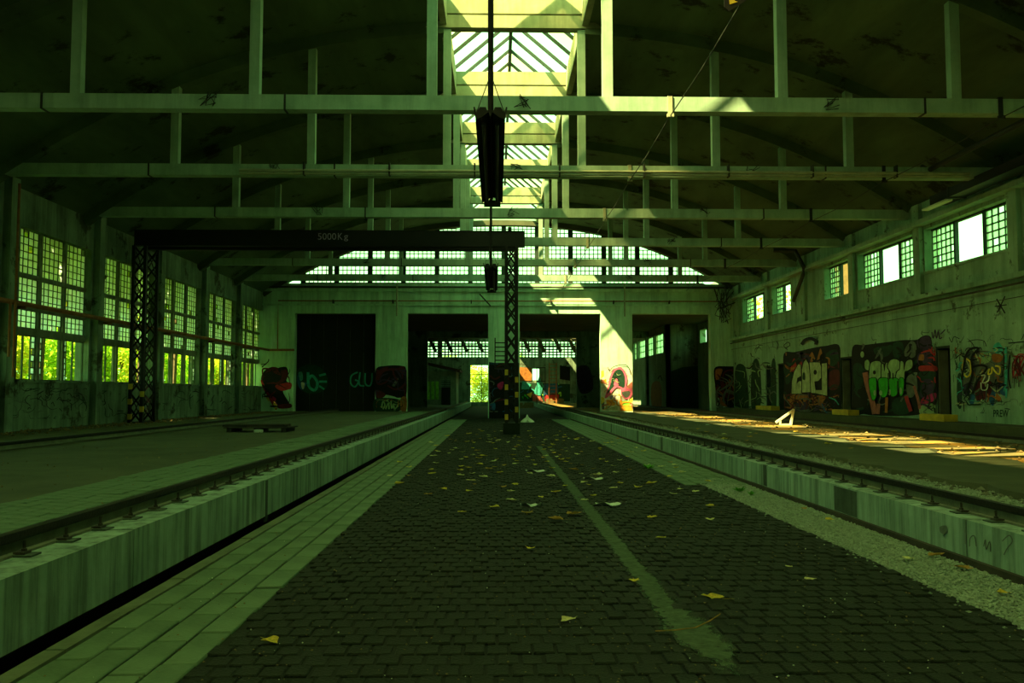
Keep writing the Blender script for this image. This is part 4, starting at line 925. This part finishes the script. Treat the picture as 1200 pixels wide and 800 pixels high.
w3 = wall_cells(MB(), 'y', Y3, Y3 + .4, XL, XR, 0, 8.6, holes).build('wall_far', 'concrete_left'); tag(w3, kind='structure', label='far wall of the rear hall with bright openings')
for k, (a, b, z0, z1) in enumerate(holes[:4]):
    WN += 1
    we = empty('window_%d' % WN, ((a + b) / 2, Y3 + .2, z0), kind='structure', label='band of bright panes high on the far wall')
    bars, pan = MB(), MB(); sash(bars, pan, 'y', Y3 + .2, a, b, z0, z1, 14, 6, miss=.3, bt=.07, axis='y')
    o = bars.build('glazing_bars', 'frame_dark', we); o['kind'] = 'stuff'; o = pan.build('glazing', 'glass_back', we); o['kind'] = 'stuff'
a, b, z0, z1 = holes[4]
de = empty('door_7', ((a + b) / 2, Y3 + .2, ZPL), kind='structure', label='bright glazed opening to the trees in the far wall')
mb = MB()
for k in range(5): mb.box(a, b, Y3 + .17, Y3 + .2, z0 + (z1 - z0) * k / 4 - .025, z0 + (z1 - z0) * k / 4 + .025)
for t in (0, .57, 1): mb.box(a + (b - a) * t - .03, a + (b - a) * t + .03, Y3 + .17, Y3 + .2, z0, z1)
mb.build('door_frame', 'frame_dark', de)
# rear roof: slabs with slots added between them to let sun in
cr = empty('ceiling_far', (0, 80, 8.6), kind='structure', label='dark roof of the rear hall with open slots added to let sun in')
for (x0, x1) in ((XL, -1.2), (.2, 5.2), (6.0, XR)): MB().box(x0, x1, Y2, Y3 + .4, 8.6, 8.8).build('roof_slab', 'rib_dark', cr)
for y in (71, 76, 81, 86, 91): MB().box(XL, XR, y - .15, y + .15, 8.25, 8.6).build('roof_beam', 'rib_dark', cr)
mb = MB()
for k in range(16): mb.bar((-10 + k * 1.45, 80 - (k % 2), 5.3), (-11.2 + k * 1.45, 80 - (k % 2), 7.9), .42, .3)
mb.bar((XL, 80, 5.85), (11.8, 80, 5.85), .16, .2); mb.bar((XL, 80, 7.1), (11.8, 80, 7.1), .1, .12)
for k in range(7): mb.bar((XL, 78.4, 5.95 + k * .27), (11.8, 78.4, 5.95 + k * .27), .05, .09)  # slat row added to dim the upper far windows
mb.build('strut', 'rib_dark', cr)
rl = MB().box(XL - .45, XL, YB + .6, Y3, 0, 8.6).build('wall_rear_left', 'concrete_left'); tag(rl, kind='structure')
# rear right: wall with the high windows seen through the last opening
XS = 11.8; ys0 = on_x(781, 430, XS).y
hz = []
for p0, p1 in ((742, 746), (747.5, 756), (757, 765), (766.5, 777)): hz.append((on_x(p1, 400, XS).y, on_x(p0, 400, XS).y, 4.35, 5.75))
rr = wall_cells(MB(), 'x', XS, XS + .3, ys0, Y3, 0, 8.6, hz).build('wall_rear_right', 'concrete_wall'); tag(rr, kind='structure', label='rear side wall with high windows beyond the last opening')
for k, (a, b, z0, z1) in enumerate(hz):
    WN += 1
    we = empty('window_%d' % WN, (XS + .15, (a + b) / 2, z0), kind='structure', label='pale high window seen through the last opening')
    bars, pan = MB(), MB(); sash(bars, pan, 'x', XS + .15, a, b, z0, z1, 2, 3, miss=0, bt=.03)
    o = bars.build('glazing_bars', 'frame_dark', we); o = pan.build('glazing', 'glass_right', we); o['kind'] = 'stuff'
g = Paint(rr, lambda p, q: on_x(p, q, XS), NR, 'rust orange patch on the rear side wall', [(764, 450), (774, 449), (775, 475), (764, 475)], 'flame'); g.stroke([(771, 444), (774, 440), (776, 446)], 1.2, 'black')  # flat orange patch with a short black stroke
ww = wall_cells(MB(), 'x', XR, XR + .4, YB + .6, ys0, 0, 8.6, [(53.4, 55.6, 4.9, 5.8), (56.6, 58.4, 4.9, 5.8)]).build('wall_rear_side', 'concrete_wall'); tag(ww, kind='structure')
MB().box(XS, XR + .4, ys0, ys0 + .3, 0, 8.6).build('return_wall', 'concrete_left', ww)
g = Paint(ww, lambda p, q: on_y(p, q, ys0), NB, 'dark painted figures in the shaded rear corner', [(786, 435), (800, 430), (830, 428), (836, 478), (786, 478)], 'darkgreen', sm=False)
# far wall paintings
ff_ = lambda p, q: on_y(p, q, Y3)
g = Paint(w3, ff_, NB, 'band of green and blue graffiti along the far wall', [(609, 448), (668, 450), (668, 470), (609, 470)], 'darkgreen', sm=False)
for k in range(26):
    a_, b_ = R.uniform(610, 664), R.uniform(450, 466); g.stroke([(a_, b_), (a_ + R.uniform(-2, 3), b_ + R.uniform(-3, 3)), (a_ + R.uniform(0, 5), b_ + R.uniform(-3, 3))], R.uniform(.8, 1.8), R.choice(['green', 'teal', 'lime', 'green', 'blue', 'pale']))
for p, c in (([(609, 430), (624, 431), (623, 446), (609, 446)], 'flame'), ([(612, 446), (622, 450), (620, 456), (611, 456)], 'teal'), ([(632, 440), (636, 450), (634, 466), (625, 462)], 'teal'), ([(624, 461), (634, 464), (636, 470), (624, 470)], 'salmon'), ([(637, 450), (654, 449), (654, 461), (638, 462)], 'blue'), ([(638, 463), (655, 462), (654, 470), (638, 470)], 'red'), ([(617, 462), (624, 459), (622, 466)], 'yellow'), ([(656, 428), (668, 430), (668, 446), (656, 444)], 'black')): g.blob(p, c, sm=False)  # the flame patch imitates orange light on the far wall
# shed, ladder tower, racks, rear litter
sx0, sx1 = on_y(497, 450, 74).x, on_y(536, 450, 78).x
e = empty('shed', ((sx0 + sx1) / 2, 77, ZPL), 'small shed with a dark red roof in the rear hall', 'shed')
x0, x1 = -6.3, -3.6
MB().box(x0, x1, 76, 81, ZPL - .02, 3.4).build('shed_body', 'shed_wall', e)
MB().add([(x0 - .3, 75.5, 4.1), (x1 + .35, 75.5, 3.35), (x1 + .35, 81.4, 3.35), (x0 - .3, 81.4, 4.1), (x0 - .3, 75.5, 4.3), (x1 + .35, 75.5, 3.55), (x1 + .35, 81.4, 3.55), (x0 - .3, 81.4, 4.3)], [(0, 3, 2, 1), (4, 5, 6, 7), (0, 1, 5, 4), (1, 2, 6, 5), (2, 3, 7, 6), (3, 0, 4, 7)]).build('shed_roof', 'shed_roof', e)
MB().box(-4.9, -4.1, 75.95, 76, ZPL, 2.6).build('shed_door', 'door_dark', e)
for k in range(8): MB().box(-4.95, -4.05, 75.93, 75.96, 2.0 + k * .13, 2.06 + k * .13).build('shed_slat', 'concrete_kerb', e)
for k in range(3): MB().box(x0 + .12 + k * .38, x0 + .4 + k * .38, 75.95, 76, .9, 2.5).build('shed_window', pm('lime'), e)  # lime colour imitates green light in the shed windows
lx, ly = on_y(648, 470, 84).x, 84.0
e = empty('ladder_tower', (lx, ly, ZPL), 'orange steel ladder tower standing in the rear hall', 'ladder')
for s in (-.35, .35): MB().bar((lx + s, ly, ZPL), (lx + s, ly, 4.45), .09).build('ladder_rail', 'rust_pipe', e)
for k in range(11): MB().bar((lx - .35, ly, ZPL + .3 + k * .36), (lx + .35, ly, ZPL + .3 + k * .36), .06).build('ladder_rung', 'rust_pipe', e)
for s in (-.35, .35): MB().bar((lx + s, ly + 1.0, ZPL), (lx + s, ly + .1, 4.2), .07).build('ladder_brace', 'rust_pipe', e)
qx = on_y(634, 470, 82).x
e = empty('steel_rack', (qx, 82, ZPL), 'tall narrow black steel rack beside the ladder tower', 'rack')
for s in (-.4, 0, .4): MB().bar((qx + s, 82, ZPL), (qx + s, 82, 3.9), .07).build('rack_post', 'steel_black', e)
for z in (1.2, 2.6, 3.9): MB().bar((qx - .45, 82, z), (qx + .45, 82, z), .08).build('rack_rail', 'steel_black', e)
for i, px in enumerate((611, 617, 622, 631, 640, 652)):
    zb_ = 0 if px < 625 else ZPR; p = on_y(px, 476, 84 + i); p.x += (.5 if px != 631 else 1.0) * (px > 625)
    o = MB().box(p.x - .3, p.x + .3, 84 + i, 84.4 + i, zb_ - .02, zb_ + .25 + .12 * (i % 3)).box(p.x - .2, p.x + .15, 84.05 + i, 84.3 + i, zb_ + .25, zb_ + .52).build('debris_block', 'rubble', None, origin=(p.x, 84 + i, zb_))
    tag(o, 'pale rubble block in the rear hall, %s' % ('nearest the crane leg', 'second from the crane leg', 'left of the steel rack', 'at the foot of the steel rack', 'between rack and ladder tower', 'right of the ladder tower')[i], 'rubble', 'rubble blocks in the rear hall')

# ================================================================== THINGS ON THE PLATFORMS
# timber pallet on the left
p = on_z(300, 506, ZPL); px_, py_ = p.x, p.y
e = empty('pallet', (px_, py_, ZPL), 'low dark timber pallet lying on the left asphalt', 'pallet')
for s in (-.75, 0, .75): MB().box(px_ + s - .06, px_ + s + .06, py_, py_ + 1.1, ZPL - .01, ZPL + .1).build('bearer', 'wood_dark', e)
for k in range(7): MB().box(px_ - .9, px_ + .9, py_ + k * .16, py_ + .13 + k * .16, ZPL + .1, ZPL + .13).build('plank', 'wood_dark', e)
for k in range(4): MB().bar((px_ - 1.0, py_ + .3 + k * .17, ZPL + .16), (px_ + .75, py_ + .2 + k * .2, ZPL + .17), .12, .06).build('loose_plank', 'wood_dark', e)
o = MB().box(px_ + .0, px_ + .22, py_ - .2, py_ - .08, ZPL - .005, ZPL + .07).box(px_ + .03, px_ + .19, py_ - .18, py_ - .1, ZPL + .07, ZPL + .078).build('loose_brick', 'paint_white', None, origin=(px_ + .1, py_ - .14, ZPL)); tag(o, 'small pale brick in front of the timber pallet', 'brick')
# white steel A-frame on the right
q = on_z(926, 497.5, ZPR)
e = empty('steel_stand', (q.x, q.y, ZPR), 'small white triangular steel stand on the sunlit right platform', 'stand')
f_ = lambda a, b: on_y(a, b, q.y)
MB().bar(f_(926.5, 498), f_(930, 479), .07).build('upright', 'paint_white', e)
MB().bar(f_(909, 495), f_(930, 480), .07).build('slanted_bar', 'paint_white', e)
MB().bar(f_(914, 497.8), f_(914.5, 491), .06).build('short_post', 'paint_white', e)
MB().bar(f_(914, 497.2), f_(926.5, 497.2), .05).build('foot_bar', 'paint_white', e)
# white plastic bag by the crane leg
q = on_z(618, 494.5, 0)
bm = bmesh.new(); bmesh.ops.create_icosphere(bm, subdivisions=3, radius=1)
for v in bm.verts:
    a = math.atan2(v.co.y, v.co.x); k = 1 + .14 * math.sin(5 * a) + R.uniform(-.07, .07)
    z = max(v.co.z, -.1)
    v.co = Vector((v.co.x * .34 * k * (1 - .5 * max(0, z)), v.co.y * .28 * k * (1 - .5 * max(0, z)), max(0, z) * .26 * (1 + .5 * (abs(v.co.x) < .25))))
me = bpy.data.meshes.new('plastic_bag'); bm.to_mesh(me); bm.free()
o = link_mesh('plastic_bag', me, 'plastic_white', None, (q.x, q.y, 0)); tag(o, 'crumpled white plastic bag on the floor beside the crane leg', 'bag')

# ================================================================== FALLEN LEAVES, PAPER, WEEDS, TWIGS
def leaf_mesh(i):
    r = random.Random(40 + i); n = 11; prof = []
    outline = [(0, -.5), (.22, -.46), (.44, -.28), (.40, -.05), (.5, .08), (.28, .2), (.16, .38), (0, .56)] if i % 2 else [(0, -.45), (.3, -.42), (.42, -.2), (.34, .1), (.18, .32), (0, .6)]
    L_ = outline + [(-a, b) for a, b in outline[-2:0:-1]]
    L_ = [(a * r.uniform(.85, 1.12), b * r.uniform(.9, 1.1)) for a, b in L_]
    cu = r.uniform(.12, .5)
    V = [(a, b, .05 + cu * a * a + r.uniform(0, .10)) for a, b in L_] + [(0, 0, .03)]
    k = len(L_); Fs = [(j, (j + 1) % k, k) for j in range(k)]
    s0 = len(V); V += [(-.02, -.42, .05), (.02, -.42, .05), (.10, -.95, .08), (.07, -.97, .08)]; Fs.append((s0, s0 + 1, s0 + 2, s0 + 3))
    me = bpy.data.meshes.new('fallen_leaf'); me.from_pydata(V, [], Fs); me.update(); return me
LM = {}
for i in range(6):
    for m in ('leaf_yellow', 'leaf_pale', 'leaf_brown'):
        me = leaf_mesh(i); me.materials.append(MATS[m]); LM[(i, m)] = me
def leaf(p, s, m, label, group, rz=None):
    o = link_mesh('fallen_leaf', LM[(R.randrange(6), m)], None, None, p); o.scale = (s, s, s); o.rotation_euler = (R.uniform(-.12, .12), R.uniform(-.12, .12), R.uniform(0, 6.28) if rz is None else rz)
    tag(o, label, 'leaf', group); return o
BIG = [((318, 752), .11, 'leaf_yellow', 'yellow leaf lying nearest the light pavers at lower left'), ((835, 701), .14, 'leaf_yellow', 'large yellow leaf near the end of the pale floor strip'), ((665, 727), .10, 'leaf_pale', 'pale leaf alone on the dark blocks at lower centre'), ((950, 679), .09, 'leaf_pale', 'pale leaf on dark blocks left of the gravel'),
       ((925, 664), .07, 'leaf_pale', 'small pale leaf close to the gravel edge'), ((743, 681), .08, 'leaf_yellow', 'yellow leaf touching the left side of the pale strip'), ((621, 643), .10, 'leaf_yellow', 'yellow leaf alone in the middle of the dark floor'), ((831, 609), .11, 'leaf_pale', 'pale leaf level with the middle of the right kerb'),
       ((765, 606), .11, 'leaf_yellow', 'yellow leaf just right of the pale strip'), ((775, 630), .09, 'leaf_yellow', 'folded yellow leaf right of the strip, below another'), ((541, 600), .11, 'leaf_yellow', 'yellow leaf left of centre on the dark blocks'), ((695, 581), .10, 'leaf_yellow', 'yellow leaf on the pale floor strip'),
       ((1065, 655), .10, 'leaf_pale', 'pale leaf on the gravel beside a brown one'), ((1097, 651), .12, 'leaf_brown', 'brown leaf against the kerb on the gravel'), ((1130, 666), .13, 'leaf_brown', 'curled brown leaf at the foot of the right kerb'), ((1175, 695), .09, 'leaf_yellow', 'yellow leaf low on the gravel near the right edge'),
       ((972, 609), .10, 'leaf_yellow', 'yellow leaf on the gravel below the dark kerb patch'), ((942, 596), .08, 'leaf_brown', 'brown leaf on the upper gravel by the kerb'), ((830, 564), .12, 'leaf_yellow', 'large yellow leaf where the gravel strip begins')]
for (a, b), s, m, lab in BIG: leaf(on_z(a, b, .012), s * 1.15, m, lab, 'fallen leaves on the sunken floor')
used = [on_z(a, b, .012) for (a, b), *_ in BIG] + [on_z(a, b, .012) for a, b in ((716, 591), (698, 561), (630, 552), (622, 592), (618, 494.5), (598, 503), (598, 506), (867, 576), (760, 549))]
def free(x, y, d=.34): return all((x - u[0]) ** 2 + (y - u[1]) ** 2 > d * d for u in used)
nl = 0
while nl < 190:
    y = R.triangular(9, 36, 17); x = R.gauss(.9, 1.5)
    if not (-2.3 < x < 4.0) or not free(x, y) or (30.4 < y < 32.8 and 0 < x < 1.3): continue
    used.append((x, y)); nl += 1
    m = R.choice(['leaf_yellow', 'leaf_yellow', 'leaf_pale', 'leaf_pale', 'leaf_brown'])
    lab = 'small %s leaf in the %s scatter %s' % ({'leaf_yellow': 'yellow', 'leaf_pale': 'pale', 'leaf_brown': 'brown'}[m], 'near' if y < 17 else 'middle' if y < 25 else 'far', 'by the left light pavers' if x < -1.2 else 'left of the pale floor strip' if x < 1.2 else 'right of the pale floor strip')
    leaf((x, y, .012), R.uniform(.09, .19), m, lab, 'leaf scatter on the sunken floor')
leaf(on_z(1188, 577, ZPR + .03), .18, 'leaf_yellow', 'bright yellow leaf beside the right rail at the edge of the picture', 'fallen leaves on the right platform')
nl = 0
while nl < 28:
    x, y = R.uniform(5, 11.2), R.uniform(10, 34)
    if not free(x, y): continue
    used.append((x, y)); nl += 1; m = R.choice(['leaf_yellow', 'leaf_brown', 'leaf_pale'])
    leaf((x, y, ZPR + .06), R.uniform(.1, .18), m, 'small %s leaf on the right platform %s' % (m[5:], 'beside the kerb rail' if x < 6.5 else 'in the sunlit litter' if x > 8.5 else 'on the broken asphalt'), 'leaf scatter on the right platform')
for (a, b), L_, wd, rz, lab in (((716, 591), .42, .14, .1, 'long white paper scrap right of the pale floor strip'), ((698, 561), .42, .1, .0, 'thin white scrap behind the long paper scrap'), ((630, 552), .45, .12, .05, 'pale strip of litter in the leaf scatter'), ((622, 592), .28, .08, .1, 'small pale scrap in the middle of the dark floor'), ((1010, 498), .5, .3, .2, 'pale board on the sunlit platform'), ((827, 498), .6, .35, .3, 'white sheet lying in the sunlit litter')):
    z = .01 if b > 530 else ZPR + .03
    p = on_z(a, b, z); V = []
    for i in range(5):
        t = i / 4 - .5
        V += [(t * L_, -wd / 2 * (1 - 1.2 * abs(t)), .015 + .03 * math.sin(i * 2)), (t * L_, wd / 2 * (1 - 1.1 * abs(t)), .01 + .02 * math.cos(i * 2.3))]
    V += [(a_, b_, c_ - .006) for a_, b_, c_ in V]
    Fs = [(2 * i, 2 * i + 2, 2 * i + 3, 2 * i + 1) for i in range(4)] + [(10 + 2 * i, 11 + 2 * i, 13 + 2 * i, 12 + 2 * i) for i in range(4)]
    o = MB().add(V, Fs).build('paper_scrap', 'plastic_white', None); o.location = p; o.rotation_euler.z = rz; tag(o, lab, 'paper')
mb = MB(); c = on_z(795, 738, .02)
mb.tube([on_z(768, 739, .012), on_z(790, 738, .03), on_z(815, 735, .02), on_z(832, 727, .03), on_z(844, 719, .012)], .004, 5)
o = mb.build('twig', 'leaf_brown', None, origin=tuple(c)); tag(o, 'thin curved twig lying across the mortar smear', 'twig')
def weed(p, h, nl, label):
    e = empty('weed', tuple(p), label, 'weed', 'small weeds growing by the gravel')
    mb = MB()
    for k in range(nl):
        a = R.uniform(0, 6.28); l = h * R.uniform(.6, 1.2); b = Vector((math.cos(a), math.sin(a), R.uniform(.3, 1.2))).normalized() * l; s = Vector((-math.sin(a), math.cos(a), 0)) * h * .22
        p0 = Vector(p); mb.add([p0, p0 + b * .55 + s, p0 + b, p0 + b * .55 - s], [(0, 1, 2, 3)])
    mb.build('leaves', 'weed', e)
weed(on_z(867, 576, 0), .13, 16, 'green weed in the gravel near the largest leaf'); weed(on_z(880, 580, 0), .09, 10, 'smaller green weed right of another in the gravel'); weed(on_z(760, 549, 0), .16, 18, 'green weed on the far right of the leaf scatter')

# ================================================================== OUTSIDE: GROUND, TREES, A BRICK GABLE
go = MB().box(-70, XL - .46, -40, 140, -.4, .3).build('ground', 'ground_out'); tag(go, kind='structure')
go = MB().box(XR + .6, 60, -40, 140, -.4, .2).build('ground_right', 'ground_out'); tag(go, kind='structure')
go = MB().box(-30, 40, Y3 + .5, 140, -.4, .3).build('ground_far', 'ground_out'); tag(go, kind='structure')
def tree(x, y, h, rx, label, m, n=2600, seed=0, zb=.3, name='tree', sz=.16, lo=.03, box=None):
    e = empty(name, (x, y, zb), label, 'bush' if name == 'bush' else 'tree', 'bushes outside the hall' if name == 'bush' else 'trees outside the hall')
    g = np.random.default_rng(200 + seed)
    mb = MB(); top = zb + h * .75
    mb.tube([(x, y, zb - .1), (x + .1, y + .05, zb + h * .35), (x - .1, y, top)], .11 if name == 'tree' else .05, 7)
    for k in range(6):
        a = k * 1.05; z = zb + h * (max(lo, .15) + .08 * k); mb.tube([(x, y, z), (x + math.cos(a) * rx * .4, y + math.sin(a) * rx * .4, z + h * .12)], .04, 5)
    mb.build('trunk', 'bark', e)
    nb = 70; cz = g.uniform(lo, .97, nb); ang = g.uniform(0, 6.28, nb); rad = rx * .85 * np.sqrt(g.random(nb))
    C = np.stack([x + rad * np.cos(ang), y + rad * np.sin(ang), zb + .2 + cz * h], -1)
    c = C[g.integers(0, nb, n)] + g.normal(0, 1, (n, 3)) * np.array([.40, .45, .45]) * rx / 2.2
    c[:, 2] = np.maximum(c[:, 2], zb + .05 + lo * h * .9)
    if box: c[:, 1] = y + (c[:, 1] - y + box) % (2 * box) - box; c[:, 0] = np.clip(c[:, 0], x - 2.2, x + 2.2)
    a = g.normal(0, 1, (n, 3)); a /= np.linalg.norm(a, axis=1)[:, None]
    b = np.cross(a, g.normal(0, 1, (n, 3))); b /= np.linalg.norm(b, axis=1)[:, None]
    s = (sz * g.uniform(.6, 1.3, n))[:, None]
    V = np.stack([c - a * s, c + b * s * .55, c + a * s, c - b * s * .55], 1).reshape(-1, 3)
    Fs = np.arange(4 * n).reshape(n, 4)
    me = bpy.data.meshes.new('foliage'); me.from_pydata(V.tolist(), [], Fs.tolist()); me.update()
    link_mesh('foliage', me, m, e)
tl = ['beyond the left edge of the picture', 'just outside the left edge of the picture', 'beside the nearest left window', 'over the nearest left window', 'over the second left window', 'behind the left crane leg', 'over the third left window', 'between the third and fourth left windows', 'over the fourth left window', 'over the farthest left window', 'by the far left corner']
for i in range(11):
    tree(-17.0, 14.4 + 4.4 * i, 12.0 + .6 * math.sin(i * 2.1), 2.2, 'tall tree shading the hall from outside, ' + tl[i], 'foliage' if i % 2 == 0 else 'foliage_yellow', 6500, i, sz=.21, lo=.40, box=2.05)  # closed crown row added and shaped to keep sun off the left windows
bl = ['first', 'second', 'third', 'fourth', 'fifth', 'sixth', 'seventh', 'eighth', 'ninth', 'tenth', 'eleventh']
for i in range(11):
    tree(-21.2, 31 + 4.4 * i, 4.2 + .5 * math.sin(i * 1.7), 2.0, 'sunlit green bush behind the broken lower panes, %s from the near end' % bl[i], 'foliage_yellow' if i % 3 == 1 else 'foliage', 7000, 40 + i, name='bush', sz=.12, box=2.0)
tree(-1.6, 99.5, 3.6, 1.6, 'bright sunlit bush right behind the far glazed opening', 'foliage_yellow', 2600, 26, name='bush', sz=.13); tree(-4.2, 104, 5.0, 2.4, 'sunlit tree seen through the far glazed opening, left', 'foliage_yellow', 2200, 22); tree(1.4, 105, 6.0, 2.4, 'sunlit tree seen through the far glazed opening, right', 'foliage', 2200, 23)
tree(18.5, 56.5, 7.8, 1.6, 'small tree whose top shows in the farthest right window', 'foliage_yellow', 1200, 24)
# brick gable seen through the third right window
p = on_x(989, 330, XR)
bo = empty('brick_wall', (26, 63, .2), 'sunlit tall brick wall seen through the third right window', 'wall')
d = ray(990, 332); t = 26 / d.x; by = d.y * t
MB().box(25.5, 26.4, by - .4, by + 4, .2, 15).build('brickwork', 'brick_outside', bo)
MB().add([(25.3, by - .6, 15), (26.6, by - .6, 15), (26.6, by + 4.2, 15), (25.3, by + 4.2, 15), (26, by + 1.8, 15.6)], [(0, 1, 4), (1, 2, 4), (2, 3, 4), (3, 0, 4), (3, 2, 1, 0)]).build('coping', 'shed_roof', bo)
